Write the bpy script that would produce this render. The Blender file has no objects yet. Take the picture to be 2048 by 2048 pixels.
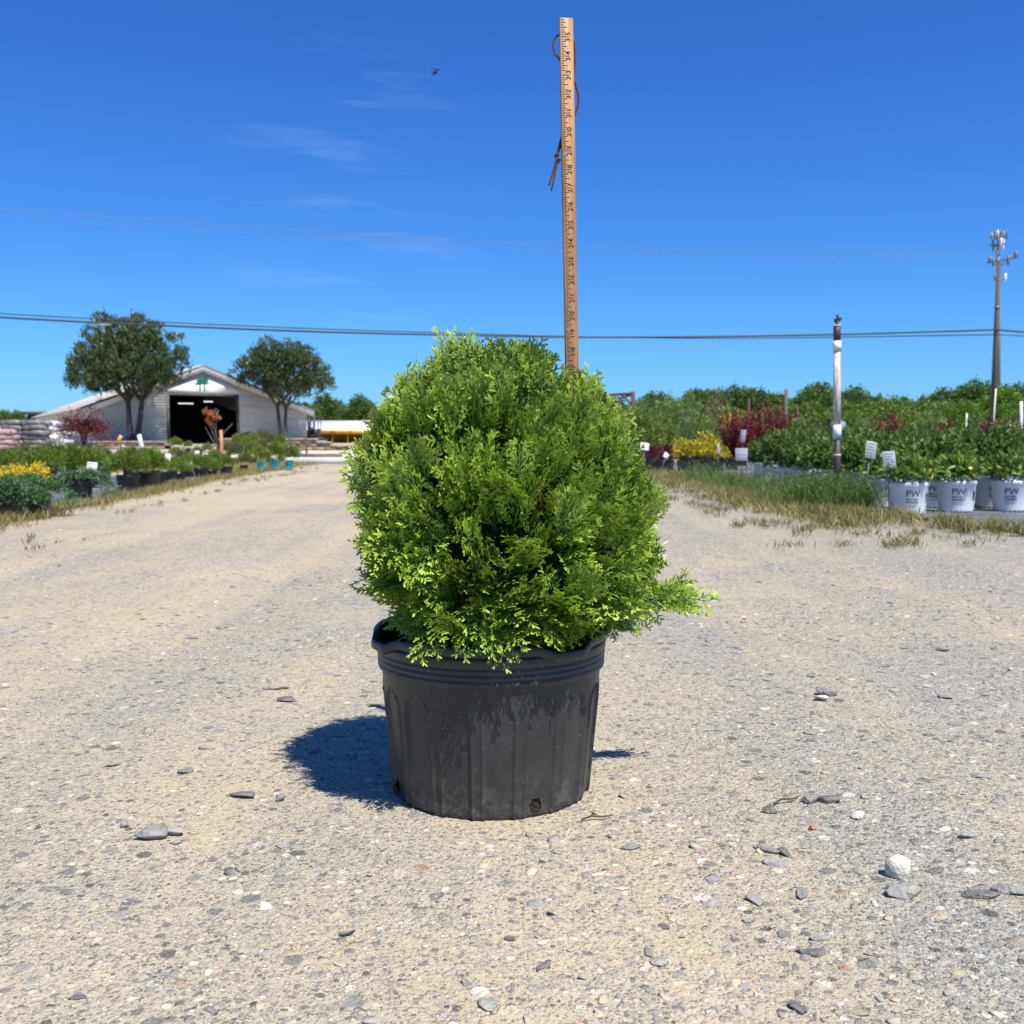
import bpy, math, random
import numpy as np
from mathutils import Vector, Matrix, Quaternion

sc = bpy.context.scene
rad = math.radians
RND = random.Random(11)
rng = np.random.default_rng(11)

# ------------------------------------------------------------------ camera
CH = 0.51                      # camera height (m)
TH = rad(4.24)                 # pitch down
FPX = 2051.0                   # focal length in pixels of the 2048 px photograph
cam_d = bpy.data.cameras.new('camera')
cam = bpy.data.objects.new('camera', cam_d)
sc.collection.objects.link(cam)
cam.location = (0, 0, CH)
cam.rotation_euler = (math.pi / 2 - TH, 0, 0)
cam_d.sensor_width = 36.0
cam_d.lens = 36.0 * FPX / 2048.0
cam_d.clip_start = 0.05
cam_d.clip_end = 3000
cam_d.dof.use_dof = True
cam_d.dof.focus_distance = 1.36
cam_d.dof.aperture_fstop = 13.0
sc.camera = cam

# ------------------------------------------------------------------ sky and sun
SUN_EL = rad(62.5)
SUN_H = Vector((0.60, -0.80))          # horizontal direction towards the sun
world = bpy.data.worlds.new('World')
sc.world = world
world.use_nodes = True
wn, wl = world.node_tree.nodes, world.node_tree.links
wn.clear()
w_out = wn.new('ShaderNodeOutputWorld')
w_bg = wn.new('ShaderNodeBackground')
w_sky = wn.new('ShaderNodeTexSky')
w_sky.sky_type = 'NISHITA'
w_sky.sun_disc = False
w_sky.sun_elevation = SUN_EL
w_sky.sun_rotation = math.atan2(SUN_H.x, SUN_H.y)
w_sky.altitude = 300
w_sky.air_density = 1.0
w_sky.dust_density = 0.3
w_sky.ozone_density = 1.0
w_bg.inputs['Strength'].default_value = 0.122
# the deep saturated blue the phone recorded: one response curve per channel for the whole sky
w_sep = wn.new('ShaderNodeSeparateColor')
w_hsv = wn.new('ShaderNodeCombineColor')
wl.new(w_sky.outputs[0], w_sep.inputs[0])
for ch, (k_, p_) in enumerate(((0.128, 1.28), (0.368, 1.15), (0.985, 0.961))):
    a_ = wn.new('ShaderNodeMath'); a_.operation = 'POWER'; a_.inputs[1].default_value = p_
    b_ = wn.new('ShaderNodeMath'); b_.operation = 'MULTIPLY'; b_.inputs[1].default_value = k_
    wl.new(w_sep.outputs[ch], a_.inputs[0]); wl.new(a_.outputs[0], b_.inputs[0]); wl.new(b_.outputs[0], w_hsv.inputs[ch])
# thin cirrus wisps: streaky noise along the view direction
w_tc = wn.new('ShaderNodeTexCoord')
w_map = wn.new('ShaderNodeMapping')
w_map.inputs['Rotation'].default_value = (0, rad(6.0), 0)
w_map.inputs['Scale'].default_value = (5.5, 1.0, 46.0)
w_map.inputs['Location'].default_value = (3.3, 0.0, 1.55)
wl.new(w_tc.outputs['Generated'], w_map.inputs[0])
w_no = wn.new('ShaderNodeTexNoise')
w_no.inputs['Scale'].default_value = 1.0
w_no.inputs['Detail'].default_value = 5.0
w_no.inputs['Roughness'].default_value = 0.55
w_no.inputs['Distortion'].default_value = 0.3
wl.new(w_map.outputs[0], w_no.inputs['Vector'])
w_rmp = wn.new('ShaderNodeMapRange')
w_rmp.inputs['From Min'].default_value = 0.52
w_rmp.inputs['From Max'].default_value = 0.85
wl.new(w_no.outputs['Fac'], w_rmp.inputs['Value'])
w_m2 = wn.new('ShaderNodeMapping')
w_m2.inputs['Scale'].default_value = (1.6, 1.0, 4.0)
w_m2.inputs['Location'].default_value = (0.45, 0.0, 0.1)
wl.new(w_tc.outputs['Generated'], w_m2.inputs[0])
w_n2 = wn.new('ShaderNodeTexNoise')
w_n2.inputs['Scale'].default_value = 2.2
w_n2.inputs['Detail'].default_value = 1.0
wl.new(w_m2.outputs[0], w_n2.inputs['Vector'])
w_r2 = wn.new('ShaderNodeMapRange')
w_r2.inputs['From Min'].default_value = 0.45
w_r2.inputs['From Max'].default_value = 0.70
wl.new(w_n2.outputs['Fac'], w_r2.inputs['Value'])
w_mul = wn.new('ShaderNodeMath')
w_mul.operation = 'MULTIPLY'
wl.new(w_rmp.outputs[0], w_mul.inputs[0])
wl.new(w_r2.outputs[0], w_mul.inputs[1])
w_mu2 = wn.new('ShaderNodeMath')
w_mu2.operation = 'MULTIPLY'
w_mu2.inputs[1].default_value = 0.25
w_dot = wn.new('ShaderNodeVectorMath'); w_dot.operation = 'DOT_PRODUCT'
w_dot.inputs[1].default_value = Vector((-0.150, 0.964, 0.222)).normalized()
wl.new(w_tc.outputs['Generated'], w_dot.inputs[0])
w_dm = wn.new('ShaderNodeMapRange'); w_dm.interpolation_type = 'SMOOTHSTEP'
w_dm.inputs['From Min'].default_value = 0.988
w_dm.inputs['From Max'].default_value = 0.998
wl.new(w_dot.outputs['Value'], w_dm.inputs['Value'])
w_m3 = wn.new('ShaderNodeMath'); w_m3.operation = 'MULTIPLY'
wl.new(w_rmp.outputs[0], w_m3.inputs[0]); wl.new(w_dm.outputs[0], w_m3.inputs[1])
wl.new(w_m3.outputs[0], w_mu2.inputs[0])
w_mix = wn.new('ShaderNodeMix')
w_mix.data_type = 'RGBA'
w_mix.inputs[7].default_value = (3.0, 4.0, 5.8, 1)
wl.new(w_mu2.outputs[0], w_mix.inputs[0])
wl.new(w_hsv.outputs[0], w_mix.inputs[6])
wl.new(w_mix.outputs[2], w_bg.inputs['Color'])
wl.new(w_bg.outputs[0], w_out.inputs['Surface'])

sun_d = bpy.data.lights.new('sun', 'SUN')
sun_d.energy = 5.0
sun_d.angle = rad(0.53)
sun_d.color = (1.0, 0.955, 0.88)
sun = bpy.data.objects.new('sun', sun_d)
sc.collection.objects.link(sun)
to_sun = Vector((SUN_H.x * math.cos(SUN_EL), SUN_H.y * math.cos(SUN_EL), math.sin(SUN_EL)))
sun.rotation_euler = (-to_sun).to_track_quat('-Z', 'Y').to_euler()
sun.location = to_sun * 60

vs = sc.view_settings
vs.view_transform = 'Standard'
vs.look = 'None'
vs.exposure = 0.5
vs.gamma = 1.0
vs.use_curve_mapping = False

# ------------------------------------------------------------------ helpers
COL = sc.collection


def at(nx, ny, Y):
    """the world point at distance Y in front of the camera that the photograph shows at (nx, ny)"""
    xc, yc = (nx - 1024.0) / FPX, (1024.0 - ny) / FPX
    d = Vector((xc, math.cos(TH) + yc * math.sin(TH), -math.sin(TH) + yc * math.cos(TH)))
    s = Y / d.y
    return Vector((d.x * s, Y, CH + d.z * s))


def gp(nx, ny):
    """the ground point under a photograph pixel"""
    xc, yc = (nx - 1024.0) / FPX, (1024.0 - ny) / FPX
    d = Vector((xc, math.cos(TH) + yc * math.sin(TH), -math.sin(TH) + yc * math.cos(TH)))
    s = CH / -d.z
    return Vector((d.x * s, d.y * s, 0))


def gz(x, y):
    x = np.asarray(x, float); y = np.asarray(y, float)
    w = np.exp(-((y - 4) / 12.0) ** 2)
    u = x + 0.035 * y
    rut = np.exp(-((u + 1.55) / 0.16) ** 2) + 0.8 * np.exp(-((u + 2.05) / 0.14) ** 2) + 0.6 * np.exp(-((u + 0.75) / 0.15) ** 2)
    near = 1 - np.exp(-((x / 0.5) ** 2 + ((y - 1.5) / 0.6) ** 2))
    return w * near * (0.006 * np.sin(1.9 * x + 0.7 * y) + 0.005 * np.sin(3.1 * x - 1.3 * y + 1.0) + 0.004 * np.sin(5.7 * y + 2.3 * x) - 0.016 * rut)


class MB:
    """collects vertices, faces and a tint per vertex and becomes ONE mesh"""
    def __init__(self):
        self.v, self.f, self.t, self.n = [], [], [], 0

    def add(self, v, faces, tint=0.5):
        v = np.asarray(v, float).reshape(-1, 3)
        if isinstance(faces, np.ndarray):
            self.f.append(faces.astype(np.int64) + self.n)
        else:
            by = {}
            for f in faces:
                by.setdefault(len(f), []).append(f)
            for k in by:
                self.f.append(np.array(by[k], dtype=np.int64) + self.n)
        self.v.append(v)
        self.t.append(np.broadcast_to(np.asarray(tint, float), (len(v),)).copy())
        self.n += len(v)
        return self

    def arrays(self):
        return np.concatenate(self.v), self.f, np.concatenate(self.t)

    def mesh(self, name, material, smooth=False):
        me = bpy.data.meshes.new(name)
        v = np.concatenate(self.v)
        me.vertices.add(len(v))
        me.vertices.foreach_set('co', v.astype(np.float32).ravel())
        starts, loops, off = [], [], 0
        for a in self.f:
            k = a.shape[1]
            starts.append(off + np.arange(len(a)) * k)
            loops.append(a.ravel())
            off += a.size
        loops = np.concatenate(loops); starts = np.concatenate(starts)
        me.loops.add(len(loops))
        me.loops.foreach_set('vertex_index', loops.astype(np.int32))
        me.polygons.add(len(starts))
        me.polygons.foreach_set('loop_start', starts.astype(np.int32))
        if smooth:
            me.polygons.foreach_set('use_smooth', np.ones(len(starts), dtype=bool))
        me.update(calc_edges=True)
        at_ = me.attributes.new('tint', 'FLOAT', 'POINT')
        at_.data.foreach_set('value', np.concatenate(self.t).astype(np.float32))
        me.materials.append(material)
        return me


def put(name, mesh, parent=None, loc=None, rot=None, scale=None):
    o = bpy.data.objects.new(name, mesh)
    COL.objects.link(o)
    if parent is not None:
        o.parent = parent
    if loc is not None:
        o.location = loc
    if rot is not None:
        o.rotation_euler = rot
    if scale is not None:
        o.scale = (scale,) * 3 if isinstance(scale, (int, float)) else scale
    return o


def tag(o, label=None, cat=None, group=None, kind=None):
    if label: o['label'] = label
    if cat: o['category'] = cat
    if group: o['group'] = group
    if kind: o['kind'] = kind
    return o


def thing(name, label, cat, loc=(0, 0, 0), rz=0, group=None):
    o = bpy.data.objects.new(name, None)
    COL.objects.link(o)
    o.empty_display_size = 0.1
    o.location = loc
    o.rotation_euler = (0, 0, rz)
    return tag(o, label, cat, group)


def box(mb, c, s, rz=0.0, tint=0.5, bev=0.0):
    x, y, z = s[0] / 2, s[1] / 2, s[2] / 2
    if bev <= 0:
        v = np.array([[i, j, k] for k in (-z, z) for j in (-y, y) for i in (-x, x)], float)
        f = [(0, 2, 3, 1), (4, 5, 7, 6), (0, 1, 5, 4), (2, 6, 7, 3), (0, 4, 6, 2), (1, 3, 7, 5)]
    else:
        b = bev
        ring = [(-x + b, -y), (x - b, -y), (x, -y + b), (x, y - b), (x - b, y), (-x + b, y), (-x, y - b), (-x, -y + b)]
        v, f = [], []
        for zz, k in ((-z, 1 - b / max(x, y)), (-z + b, 1), (z - b, 1), (z, 1 - b / max(x, y))):
            v += [(p[0] * k, p[1] * k, zz) for p in ring]
        for r in range(3):
            for i in range(8):
                j = (i + 1) % 8
                f.append((r * 8 + i, r * 8 + j, r * 8 + 8 + j, r * 8 + 8 + i))
        f.append(tuple(range(7, -1, -1))); f.append(tuple(range(24, 32)))
        v = np.array(v)
    if rz:
        cs, sn = math.cos(rz), math.sin(rz)
        v = np.stack([v[:, 0] * cs - v[:, 1] * sn, v[:, 0] * sn + v[:, 1] * cs, v[:, 2]], 1)
    return mb.add(v + np.asarray(c, float), f, tint)


def tube(mb, pts, radii, n=8, tint=0.5, cap=True):
    pts = [Vector(p) for p in pts]
    if not hasattr(radii, '__len__'):
        radii = [radii] * len(pts)
    v, f = [], []
    d0 = (pts[1] - pts[0]).normalized()
    ref = Vector((1, 0, 0)) if abs(d0.x) < 0.8 else Vector((0, 1, 0))
    a = d0.cross(ref).normalized()
    for i, p in enumerate(pts):
        d = (pts[min(i + 1, len(pts) - 1)] - pts[max(i - 1, 0)]).normalized()
        a = (a - d * a.dot(d)).normalized()
        b = d.cross(a)
        for k in range(n):
            t = 2 * math.pi * k / n
            v.append(p + (a * math.cos(t) + b * math.sin(t)) * radii[i])
    for i in range(len(pts) - 1):
        for k in range(n):
            j = (k + 1) % n
            f.append((i * n + k, i * n + j, i * n + n + j, i * n + n + k))
    if cap:
        f.append(tuple(range(n - 1, -1, -1)))
        f.append(tuple(range((len(pts) - 1) * n, len(pts) * n)))
    return mb.add(np.array([tuple(q) for q in v]), f, tint)


def lathe(mb, prof, n=32, tint=0.5, close=False, fn=None):
    v, f = [], []
    for (r, z) in prof:
        for k in range(n):
            t = 2 * math.pi * k / n
            rr, zz = (r, z) if fn is None else fn(r, z, t)
            v.append((rr * math.cos(t), rr * math.sin(t), zz))
    m = len(prof)
    for i in range(m - 1):
        for k in range(n):
            j = (k + 1) % n
            f.append((i * n + k, i * n + j, i * n + n + j, i * n + n + k))
    if close:
        f.append(tuple(range(n - 1, -1, -1)))
        f.append(tuple(range((m - 1) * n, m * n)))
    return mb.add(np.array(v), f, tint)


def unit(a):
    return a / np.maximum(np.linalg.norm(a, axis=1, keepdims=True), 1e-9)


def leaves(mb, P, D, N, L, W, tint, curl=0.12, fold=0.18):
    """n small folded leaves: 5 vertices and 4 triangles each"""
    n = len(P)
    L = np.broadcast_to(np.asarray(L, float), (n,))[:, None]
    W = np.broadcast_to(np.asarray(W, float), (n,))[:, None]
    D = unit(D)
    S = unit(np.cross(D, N))
    U = np.cross(S, D)
    mid = P + 0.48 * L * D
    V = np.stack([P, mid + 0.5 * W * S, mid - fold * W * U, mid - 0.5 * W * S, P + L * D - curl * L * U], 1)
    F = np.array([[0, 2, 1], [0, 3, 2], [1, 2, 4], [2, 3, 4]])
    F = (np.arange(n)[:, None, None] * 5 + F[None]).reshape(-1, 3)
    mb.add(V.reshape(-1, 3), F, np.repeat(np.broadcast_to(tint, (n,)), 5))


def ndir(n, r=None):
    return unit((r or rng).normal(size=(n, 3)))


def lump(d, seed, k=7, fr=4.0):
    r = np.random.default_rng(seed)
    s = np.zeros(len(d))
    for _ in range(k):
        a = r.normal(size=3) * fr
        s += np.cos(d @ a + r.uniform(0, 6.28))
    return s / math.sqrt(k)


# ------------------------------------------------------------------ materials
def new_mat(name):
    m = bpy.data.materials.new(name)
    m.use_nodes = True
    nt = m.node_tree
    nt.nodes.clear()
    out = nt.nodes.new('ShaderNodeOutputMaterial')
    return m, nt.nodes, nt.links, out


def ramp_node(nodes, stops, const=False):
    r = nodes.new('ShaderNodeValToRGB')
    cr = r.color_ramp
    cr.interpolation = 'CONSTANT' if const else 'LINEAR'
    while len(cr.elements) < len(stops):
        cr.elements.new(0.5)
    for e, (p, c) in zip(cr.elements, stops):
        e.position = p
        e.color = (*c, 1)
    return r


def noise_node(nodes, links, vec, scale, detail=4, rough=0.6, dist=0.0):
    n = nodes.new('ShaderNodeTexNoise')
    n.inputs['Scale'].default_value = scale
    n.inputs['Detail'].default_value = detail
    n.inputs['Roughness'].default_value = rough
    n.inputs['Distortion'].default_value = dist
    if vec is not None:
        links.new(vec, n.inputs['Vector'])
    return n


def plain(name, col, rough=0.6, var=0.12, scale=8.0, bump=0.0, bscale=60.0, metal=0.0, spec=0.5, col2=None, stretch=None):
    m, N, Lk, out = new_mat(name)
    p = N.new('ShaderNodeBsdfPrincipled')
    tc = N.new('ShaderNodeTexCoord')
    vec = tc.outputs['Object']
    if stretch:
        mp = N.new('ShaderNodeMapping')
        mp.inputs['Scale'].default_value = stretch
        Lk.new(vec, mp.inputs[0])
        vec = mp.outputs[0]
    n = noise_node(N, Lk, vec, scale, 5)
    c2 = col2 if col2 else tuple(max(0, c * (1 - 2.2 * var)) for c in col)
    c1 = col if col2 else tuple(min(1, c * (1 + var)) for c in col)
    r = ramp_node(N, [(0.32, c2), (0.68, c1)])
    Lk.new(n.outputs['Fac'], r.inputs[0])
    Lk.new(r.outputs[0], p.inputs['Base Color'])
    p.inputs['Roughness'].default_value = rough
    p.inputs['Metallic'].default_value = metal
    p.inputs['Specular IOR Level'].default_value = spec
    if bump:
        n2 = noise_node(N, Lk, vec, bscale, 4)
        b = N.new('ShaderNodeBump')
        b.inputs['Strength'].default_value = bump
        b.inputs['Distance'].default_value = 0.01
        Lk.new(n2.outputs['Fac'], b.inputs['Height'])
        Lk.new(b.outputs[0], p.inputs['Normal'])
    Lk.new(p.outputs[0], out.inputs[0])
    return m


def leafy(name, stops, rough=0.5, trans=0.25, spec=0.35, vary=0.10):
    """foliage: colour by the leaf's own tint, a little translucent"""
    m, N, Lk, out = new_mat(name)
    a = N.new('ShaderNodeAttribute')
    a.attribute_name = 'tint'
    r = ramp_node(N, stops)
    Lk.new(a.outputs['Fac'], r.inputs[0])
    oi = N.new('ShaderNodeObjectInfo')
    mr = N.new('ShaderNodeMapRange')
    mr.inputs['To Min'].default_value = 1 - vary
    mr.inputs['To Max'].default_value = 1 + vary
    Lk.new(oi.outputs['Random'], mr.inputs['Value'])
    hs = N.new('ShaderNodeHueSaturation')
    Lk.new(mr.outputs[0], hs.inputs['Value'])
    Lk.new(r.outputs[0], hs.inputs['Color'])
    p = N.new('ShaderNodeBsdfPrincipled')
    Lk.new(hs.outputs[0], p.inputs['Base Color'])
    p.inputs['Roughness'].default_value = rough
    p.inputs['Specular IOR Level'].default_value = spec
    t = N.new('ShaderNodeBsdfTranslucent')
    Lk.new(hs.outputs[0], t.inputs['Color'])
    mx = N.new('ShaderNodeMixShader')
    mx.inputs[0].default_value = trans
    Lk.new(p.outputs[0], mx.inputs[1])
    Lk.new(t.outputs[0], mx.inputs[2])
    Lk.new(mx.outputs[0], out.inputs[0])
    return m


def math_node(N, Lk, op, a, b):
    n = N.new('ShaderNodeMath')
    n.operation = op
    for i, x in enumerate((a, b)):
        if isinstance(x, (int, float)):
            n.inputs[i].default_value = x
        else:
            Lk.new(x, n.inputs[i])
    return n.outputs[0]


def mixc(N, Lk, f, a, b):
    n = N.new('ShaderNodeMix')
    n.data_type = 'RGBA'
    for i, x in ((0, f), (6, a), (7, b)):
        if isinstance(x, (int, float)):
            n.inputs[i].default_value = x
        elif isinstance(x, tuple):
            n.inputs[i].default_value = (*x, 1)
        else:
            Lk.new(x, n.inputs[i])
    return n.outputs[2]


def gravel_material():
    m, N, Lk, out = new_mat('sandy_gravel')
    tc = N.new('ShaderNodeTexCoord')
    v = tc.outputs['Object']
    big = noise_node(N, Lk, v, 0.55, 3, 0.5)
    med = noise_node(N, Lk, v, 3.2, 5, 0.65)
    fine = noise_node(N, Lk, v, 26.0, 6, 0.7)
    sand = mixc(N, Lk, med.outputs['Fac'], (0.385, 0.305, 0.180), (0.580, 0.495, 0.330))
    grit = mixc(N, Lk, fine.outputs['Fac'], (0.160, 0.154, 0.135), (0.520, 0.495, 0.425))
    # grittier on the right side of the lane and towards the camera, sandier in the wheel tracks
    sep = N.new('ShaderNodeSeparateXYZ')
    Lk.new(v, sep.inputs[0])
    gx = N.new('ShaderNodeMapRange')
    gx.inputs['From Min'].default_value = -2.2
    gx.inputs['From Max'].default_value = 1.6
    gx.inputs['To Min'].default_value = 0.10
    gx.inputs['To Max'].default_value = 0.68
    Lk.new(sep.outputs['X'], gx.inputs['Value'])
    bm = N.new('ShaderNodeMapRange')
    bm.inputs['From Min'].default_value = 0.3
    bm.inputs['From Max'].default_value = 0.7
    bm.inputs['To Min'].default_value = -0.38
    bm.inputs['To Max'].default_value = 0.38
    Lk.new(big.outputs['Fac'], bm.inputs['Value'])
    gm = N.new('ShaderNodeMapRange')
    gm.inputs['From Min'].default_value = 0.3
    gm.inputs['From Max'].default_value = 0.7
    gm.inputs['To Min'].default_value = -0.34
    gm.inputs['To Max'].default_value = 0.34
    Lk.new(med.outputs['Fac'], gm.inputs['Value'])
    mpb = N.new('ShaderNodeMapping')             # bands left by wheels running along the lane
    mpb.inputs['Rotation'].default_value = (0, 0, -0.035)
    mpb.inputs['Scale'].default_value = (3.4, 0.10, 1.0)
    Lk.new(v, mpb.inputs[0])
    band = noise_node(N, Lk, mpb.outputs[0], 1.0, 3, 0.55, 0.2)
    bnd = N.new('ShaderNodeMapRange')
    bnd.inputs['From Min'].default_value = 0.35
    bnd.inputs['From Max'].default_value = 0.65
    bnd.inputs['To Min'].default_value = -0.30
    bnd.inputs['To Max'].default_value = 0.30
    Lk.new(band.outputs['Fac'], bnd.inputs['Value'])
    gritf = math_node(N, Lk, 'ADD', math_node(N, Lk, 'ADD', gx.outputs[0], bm.outputs[0]), math_node(N, Lk, 'ADD', gm.outputs[0], bnd.outputs[0]))
    cl = N.new('ShaderNodeClamp')
    Lk.new(gritf, cl.inputs[0])
    col = mixc(N, Lk, cl.outputs[0], sand, grit)
    hs = None
    for scale, dens, thr, dst in ((330.0, 0.95, 0.44, 0.6), (170.0, 0.70, 0.42, 0.5), (80.0, 0.50, 0.40, 0.3), (38.0, 0.26, 0.37, 0.16)):
        wv = noise_node(N, Lk, v, scale * 0.9, 2, 0.5)
        vv = N.new('ShaderNodeVectorMath')
        vv.operation = 'SCALE'
        vv.inputs['Scale'].default_value = 0.35 / scale
        Lk.new(wv.outputs['Color'], vv.inputs[0])
        va = N.new('ShaderNodeVectorMath')
        Lk.new(v, va.inputs[0]); Lk.new(vv.outputs[0], va.inputs[1])
        vo = N.new('ShaderNodeTexVoronoi')
        vo.inputs['Scale'].default_value = scale
        Lk.new(va.outputs[0], vo.inputs['Vector'])
        sx = N.new('ShaderNodeSeparateColor')
        Lk.new(vo.outputs['Color'], sx.inputs[0])
        dlim = math_node(N, Lk, 'MULTIPLY', math_node(N, Lk, 'ADD', cl.outputs[0], 0.35), dens)
        on = math_node(N, Lk, 'LESS_THAN', sx.outputs[0], dlim)
        sm = N.new('ShaderNodeMapRange')
        sm.interpolation_type = 'SMOOTHSTEP'
        sm.inputs['From Min'].default_value = thr + 0.08
        sm.inputs['From Max'].default_value = thr - 0.06
        Lk.new(vo.outputs['Distance'], sm.inputs['Value'])
        mask = math_node(N, Lk, 'MULTIPLY', on, sm.outputs[0])
        pal = ramp_node(N, [(0.0, (0.17, 0.175, 0.165)), (0.20, (0.26, 0.26, 0.235)), (0.36, (0.39, 0.35, 0.26)), (0.54, (0.52, 0.44, 0.29)),
                            (0.70, (0.10, 0.10, 0.09)), (0.78, (0.64, 0.59, 0.47)), (0.88, (0.31, 0.295, 0.25)), (0.985, (0.40, 0.24, 0.14))], True)
        Lk.new(sx.outputs[1], pal.inputs[0])
        col = mixc(N, Lk, math_node(N, Lk, 'MULTIPLY', mask, 0.85), col, pal.outputs[0])
        h = math_node(N, Lk, 'MULTIPLY', mask, dst / scale * 0.55)
        hs = h if hs is None else math_node(N, Lk, 'ADD', hs, h)
    fh = math_node(N, Lk, 'MULTIPLY', fine.outputs['Fac'], 0.010)
    f2 = noise_node(N, Lk, v, 130.0, 3, 0.6)
    fh = math_node(N, Lk, 'ADD', fh, math_node(N, Lk, 'MULTIPLY', f2.outputs['Fac'], 0.0055))
    hs = math_node(N, Lk, 'ADD', hs, fh)
    b = N.new('ShaderNodeBump')
    b.inputs['Strength'].default_value = 0.9
    b.inputs['Distance'].default_value = 1.0
    Lk.new(hs, b.inputs['Height'])
    p = N.new('ShaderNodeBsdfPrincipled')
    p.inputs['Roughness'].default_value = 0.92
    p.inputs['Specular IOR Level'].default_value = 0.2
    Lk.new(col, p.inputs['Base Color'])
    Lk.new(b.outputs[0], p.inputs['Normal'])
    Lk.new(p.outputs[0], out.inputs[0])
    return m


def pebble_material():
    m, N, Lk, out = new_mat('pebble_stone')
    a = N.new('ShaderNodeAttribute')
    a.attribute_name = 'tint'
    pal = ramp_node(N, [(0.0, (0.20, 0.21, 0.205)), (0.24, (0.27, 0.275, 0.255)), (0.40, (0.39, 0.35, 0.265)), (0.55, (0.50, 0.415, 0.275)),
                        (0.70, (0.15, 0.155, 0.15)), (0.80, (0.58, 0.54, 0.43)), (0.88, (0.31, 0.305, 0.28)), (0.988, (0.40, 0.23, 0.14))], True)
    Lk.new(a.outputs['Fac'], pal.inputs[0])
    tc = N.new('ShaderNodeTexCoord')
    n = noise_node(N, Lk, tc.outputs['Object'], 160.0, 5, 0.7)
    dust = noise_node(N, Lk, tc.outputs['Object'], 38.0, 4, 0.7)
    r = ramp_node(N, [(0.42, (0, 0, 0)), (0.62, (1, 1, 1))])
    Lk.new(dust.outputs['Fac'], r.inputs[0])
    c = mixc(N, Lk, math_node(N, Lk, 'MULTIPLY', r.outputs[0], 0.62), pal.outputs[0], (0.43, 0.36, 0.235))
    mr = N.new('ShaderNodeMapRange')
    mr.inputs['To Min'].default_value = 0.75
    mr.inputs['To Max'].default_value = 1.25
    Lk.new(n.outputs['Fac'], mr.inputs['Value'])
    hs = N.new('ShaderNodeHueSaturation')
    Lk.new(mr.outputs[0], hs.inputs['Value'])
    Lk.new(c, hs.inputs['Color'])
    b = N.new('ShaderNodeBump')
    b.inputs['Strength'].default_value = 0.5
    b.inputs['Distance'].default_value = 0.003
    Lk.new(n.outputs['Fac'], b.inputs['Height'])
    p = N.new('ShaderNodeBsdfPrincipled')
    p.inputs['Roughness'].default_value = 0.8
    p.inputs['Specular IOR Level'].default_value = 0.3
    Lk.new(hs.outputs[0], p.inputs['Base Color'])
    Lk.new(b.outputs[0], p.inputs['Normal'])
    Lk.new(p.outputs[0], out.inputs[0])
    return m


def pot_material():
    """black nursery plastic with pale scuffs and dust specks"""
    m, N, Lk, out = new_mat('black_pot_plastic')
    tc = N.new('ShaderNodeTexCoord')
    v = tc.outputs['Object']
    n1 = noise_node(N, Lk, v, 14.0, 5, 0.65)
    n2 = noise_node(N, Lk, v, 420.0, 2, 0.5)
    mp = N.new('ShaderNodeMapping')
    mp.inputs['Scale'].default_value = (60, 60, 7)
    Lk.new(v, mp.inputs[0])
    n3 = noise_node(N, Lk, mp.outputs[0], 1.0, 4, 0.7)
    r1 = ramp_node(N, [(0.45, (0, 0, 0)), (0.8, (1, 1, 1))])
    Lk.new(n1.outputs['Fac'], r1.inputs[0])
    r2 = ramp_node(N, [(0.69, (0, 0, 0)), (0.74, (1, 1, 1))])
    Lk.new(n2.outputs['Fac'], r2.inputs[0])
    r3 = ramp_node(N, [(0.58, (0, 0, 0)), (0.85, (1, 1, 1))])
    Lk.new(n3.outputs['Fac'], r3.inputs[0])
    base = mixc(N, Lk, n1.outputs['Fac'], (0.027, 0.030, 0.030), (0.038, 0.042, 0.042))
    c = mixc(N, Lk, math_node(N, Lk, 'MULTIPLY', r1.outputs[0], 0.10), base, (0.20, 0.195, 0.19))
    c = mixc(N, Lk, math_node(N, Lk, 'MULTIPLY', r3.outputs[0], 0.08), c, (0.25, 0.25, 0.25))
    sep = N.new('ShaderNodeSeparateXYZ')
    Lk.new(v, sep.inputs[0])
    zz = N.new('ShaderNodeMapRange')           # mud splashed on the lowest part of the wall
    zz.inputs['From Min'].default_value = 0.075
    zz.inputs['From Max'].default_value = 0.0
    Lk.new(sep.outputs['Z'], zz.inputs['Value'])
    mud = noise_node(N, Lk, v, 45.0, 5, 0.75)
    rm = ramp_node(N, [(0.48, (0, 0, 0)), (0.62, (1, 1, 1))])
    Lk.new(mud.outputs['Fac'], rm.inputs[0])
    c = mixc(N, Lk, math_node(N, Lk, 'MULTIPLY', math_node(N, Lk, 'MULTIPLY', rm.outputs[0], zz.outputs[0]), 0.35), c, (0.30, 0.25, 0.18))
    c = mixc(N, Lk, math_node(N, Lk, 'MULTIPLY', r2.outputs[0], 0.55), c, (0.42, 0.40, 0.36))
    p = N.new('ShaderNodeBsdfPrincipled')
    Lk.new(c, p.inputs['Base Color'])
    rr = N.new('ShaderNodeMapRange')
    p.inputs['Specular IOR Level'].default_value = 0.35
    rr.inputs['To Min'].default_value = 0.34
    rr.inputs['To Max'].default_value = 0.5
    Lk.new(n1.outputs['Fac'], rr.inputs['Value'])
    Lk.new(rr.outputs[0], p.inputs['Roughness'])
    b = N.new('ShaderNodeBump')
    b.inputs['Strength'].default_value = 0.12
    b.inputs['Distance'].default_value = 0.001
    Lk.new(n3.outputs['Fac'], b.inputs['Height'])
    Lk.new(b.outputs[0], p.inputs['Normal'])
    Lk.new(p.outputs[0], out.inputs[0])
    return m


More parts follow.
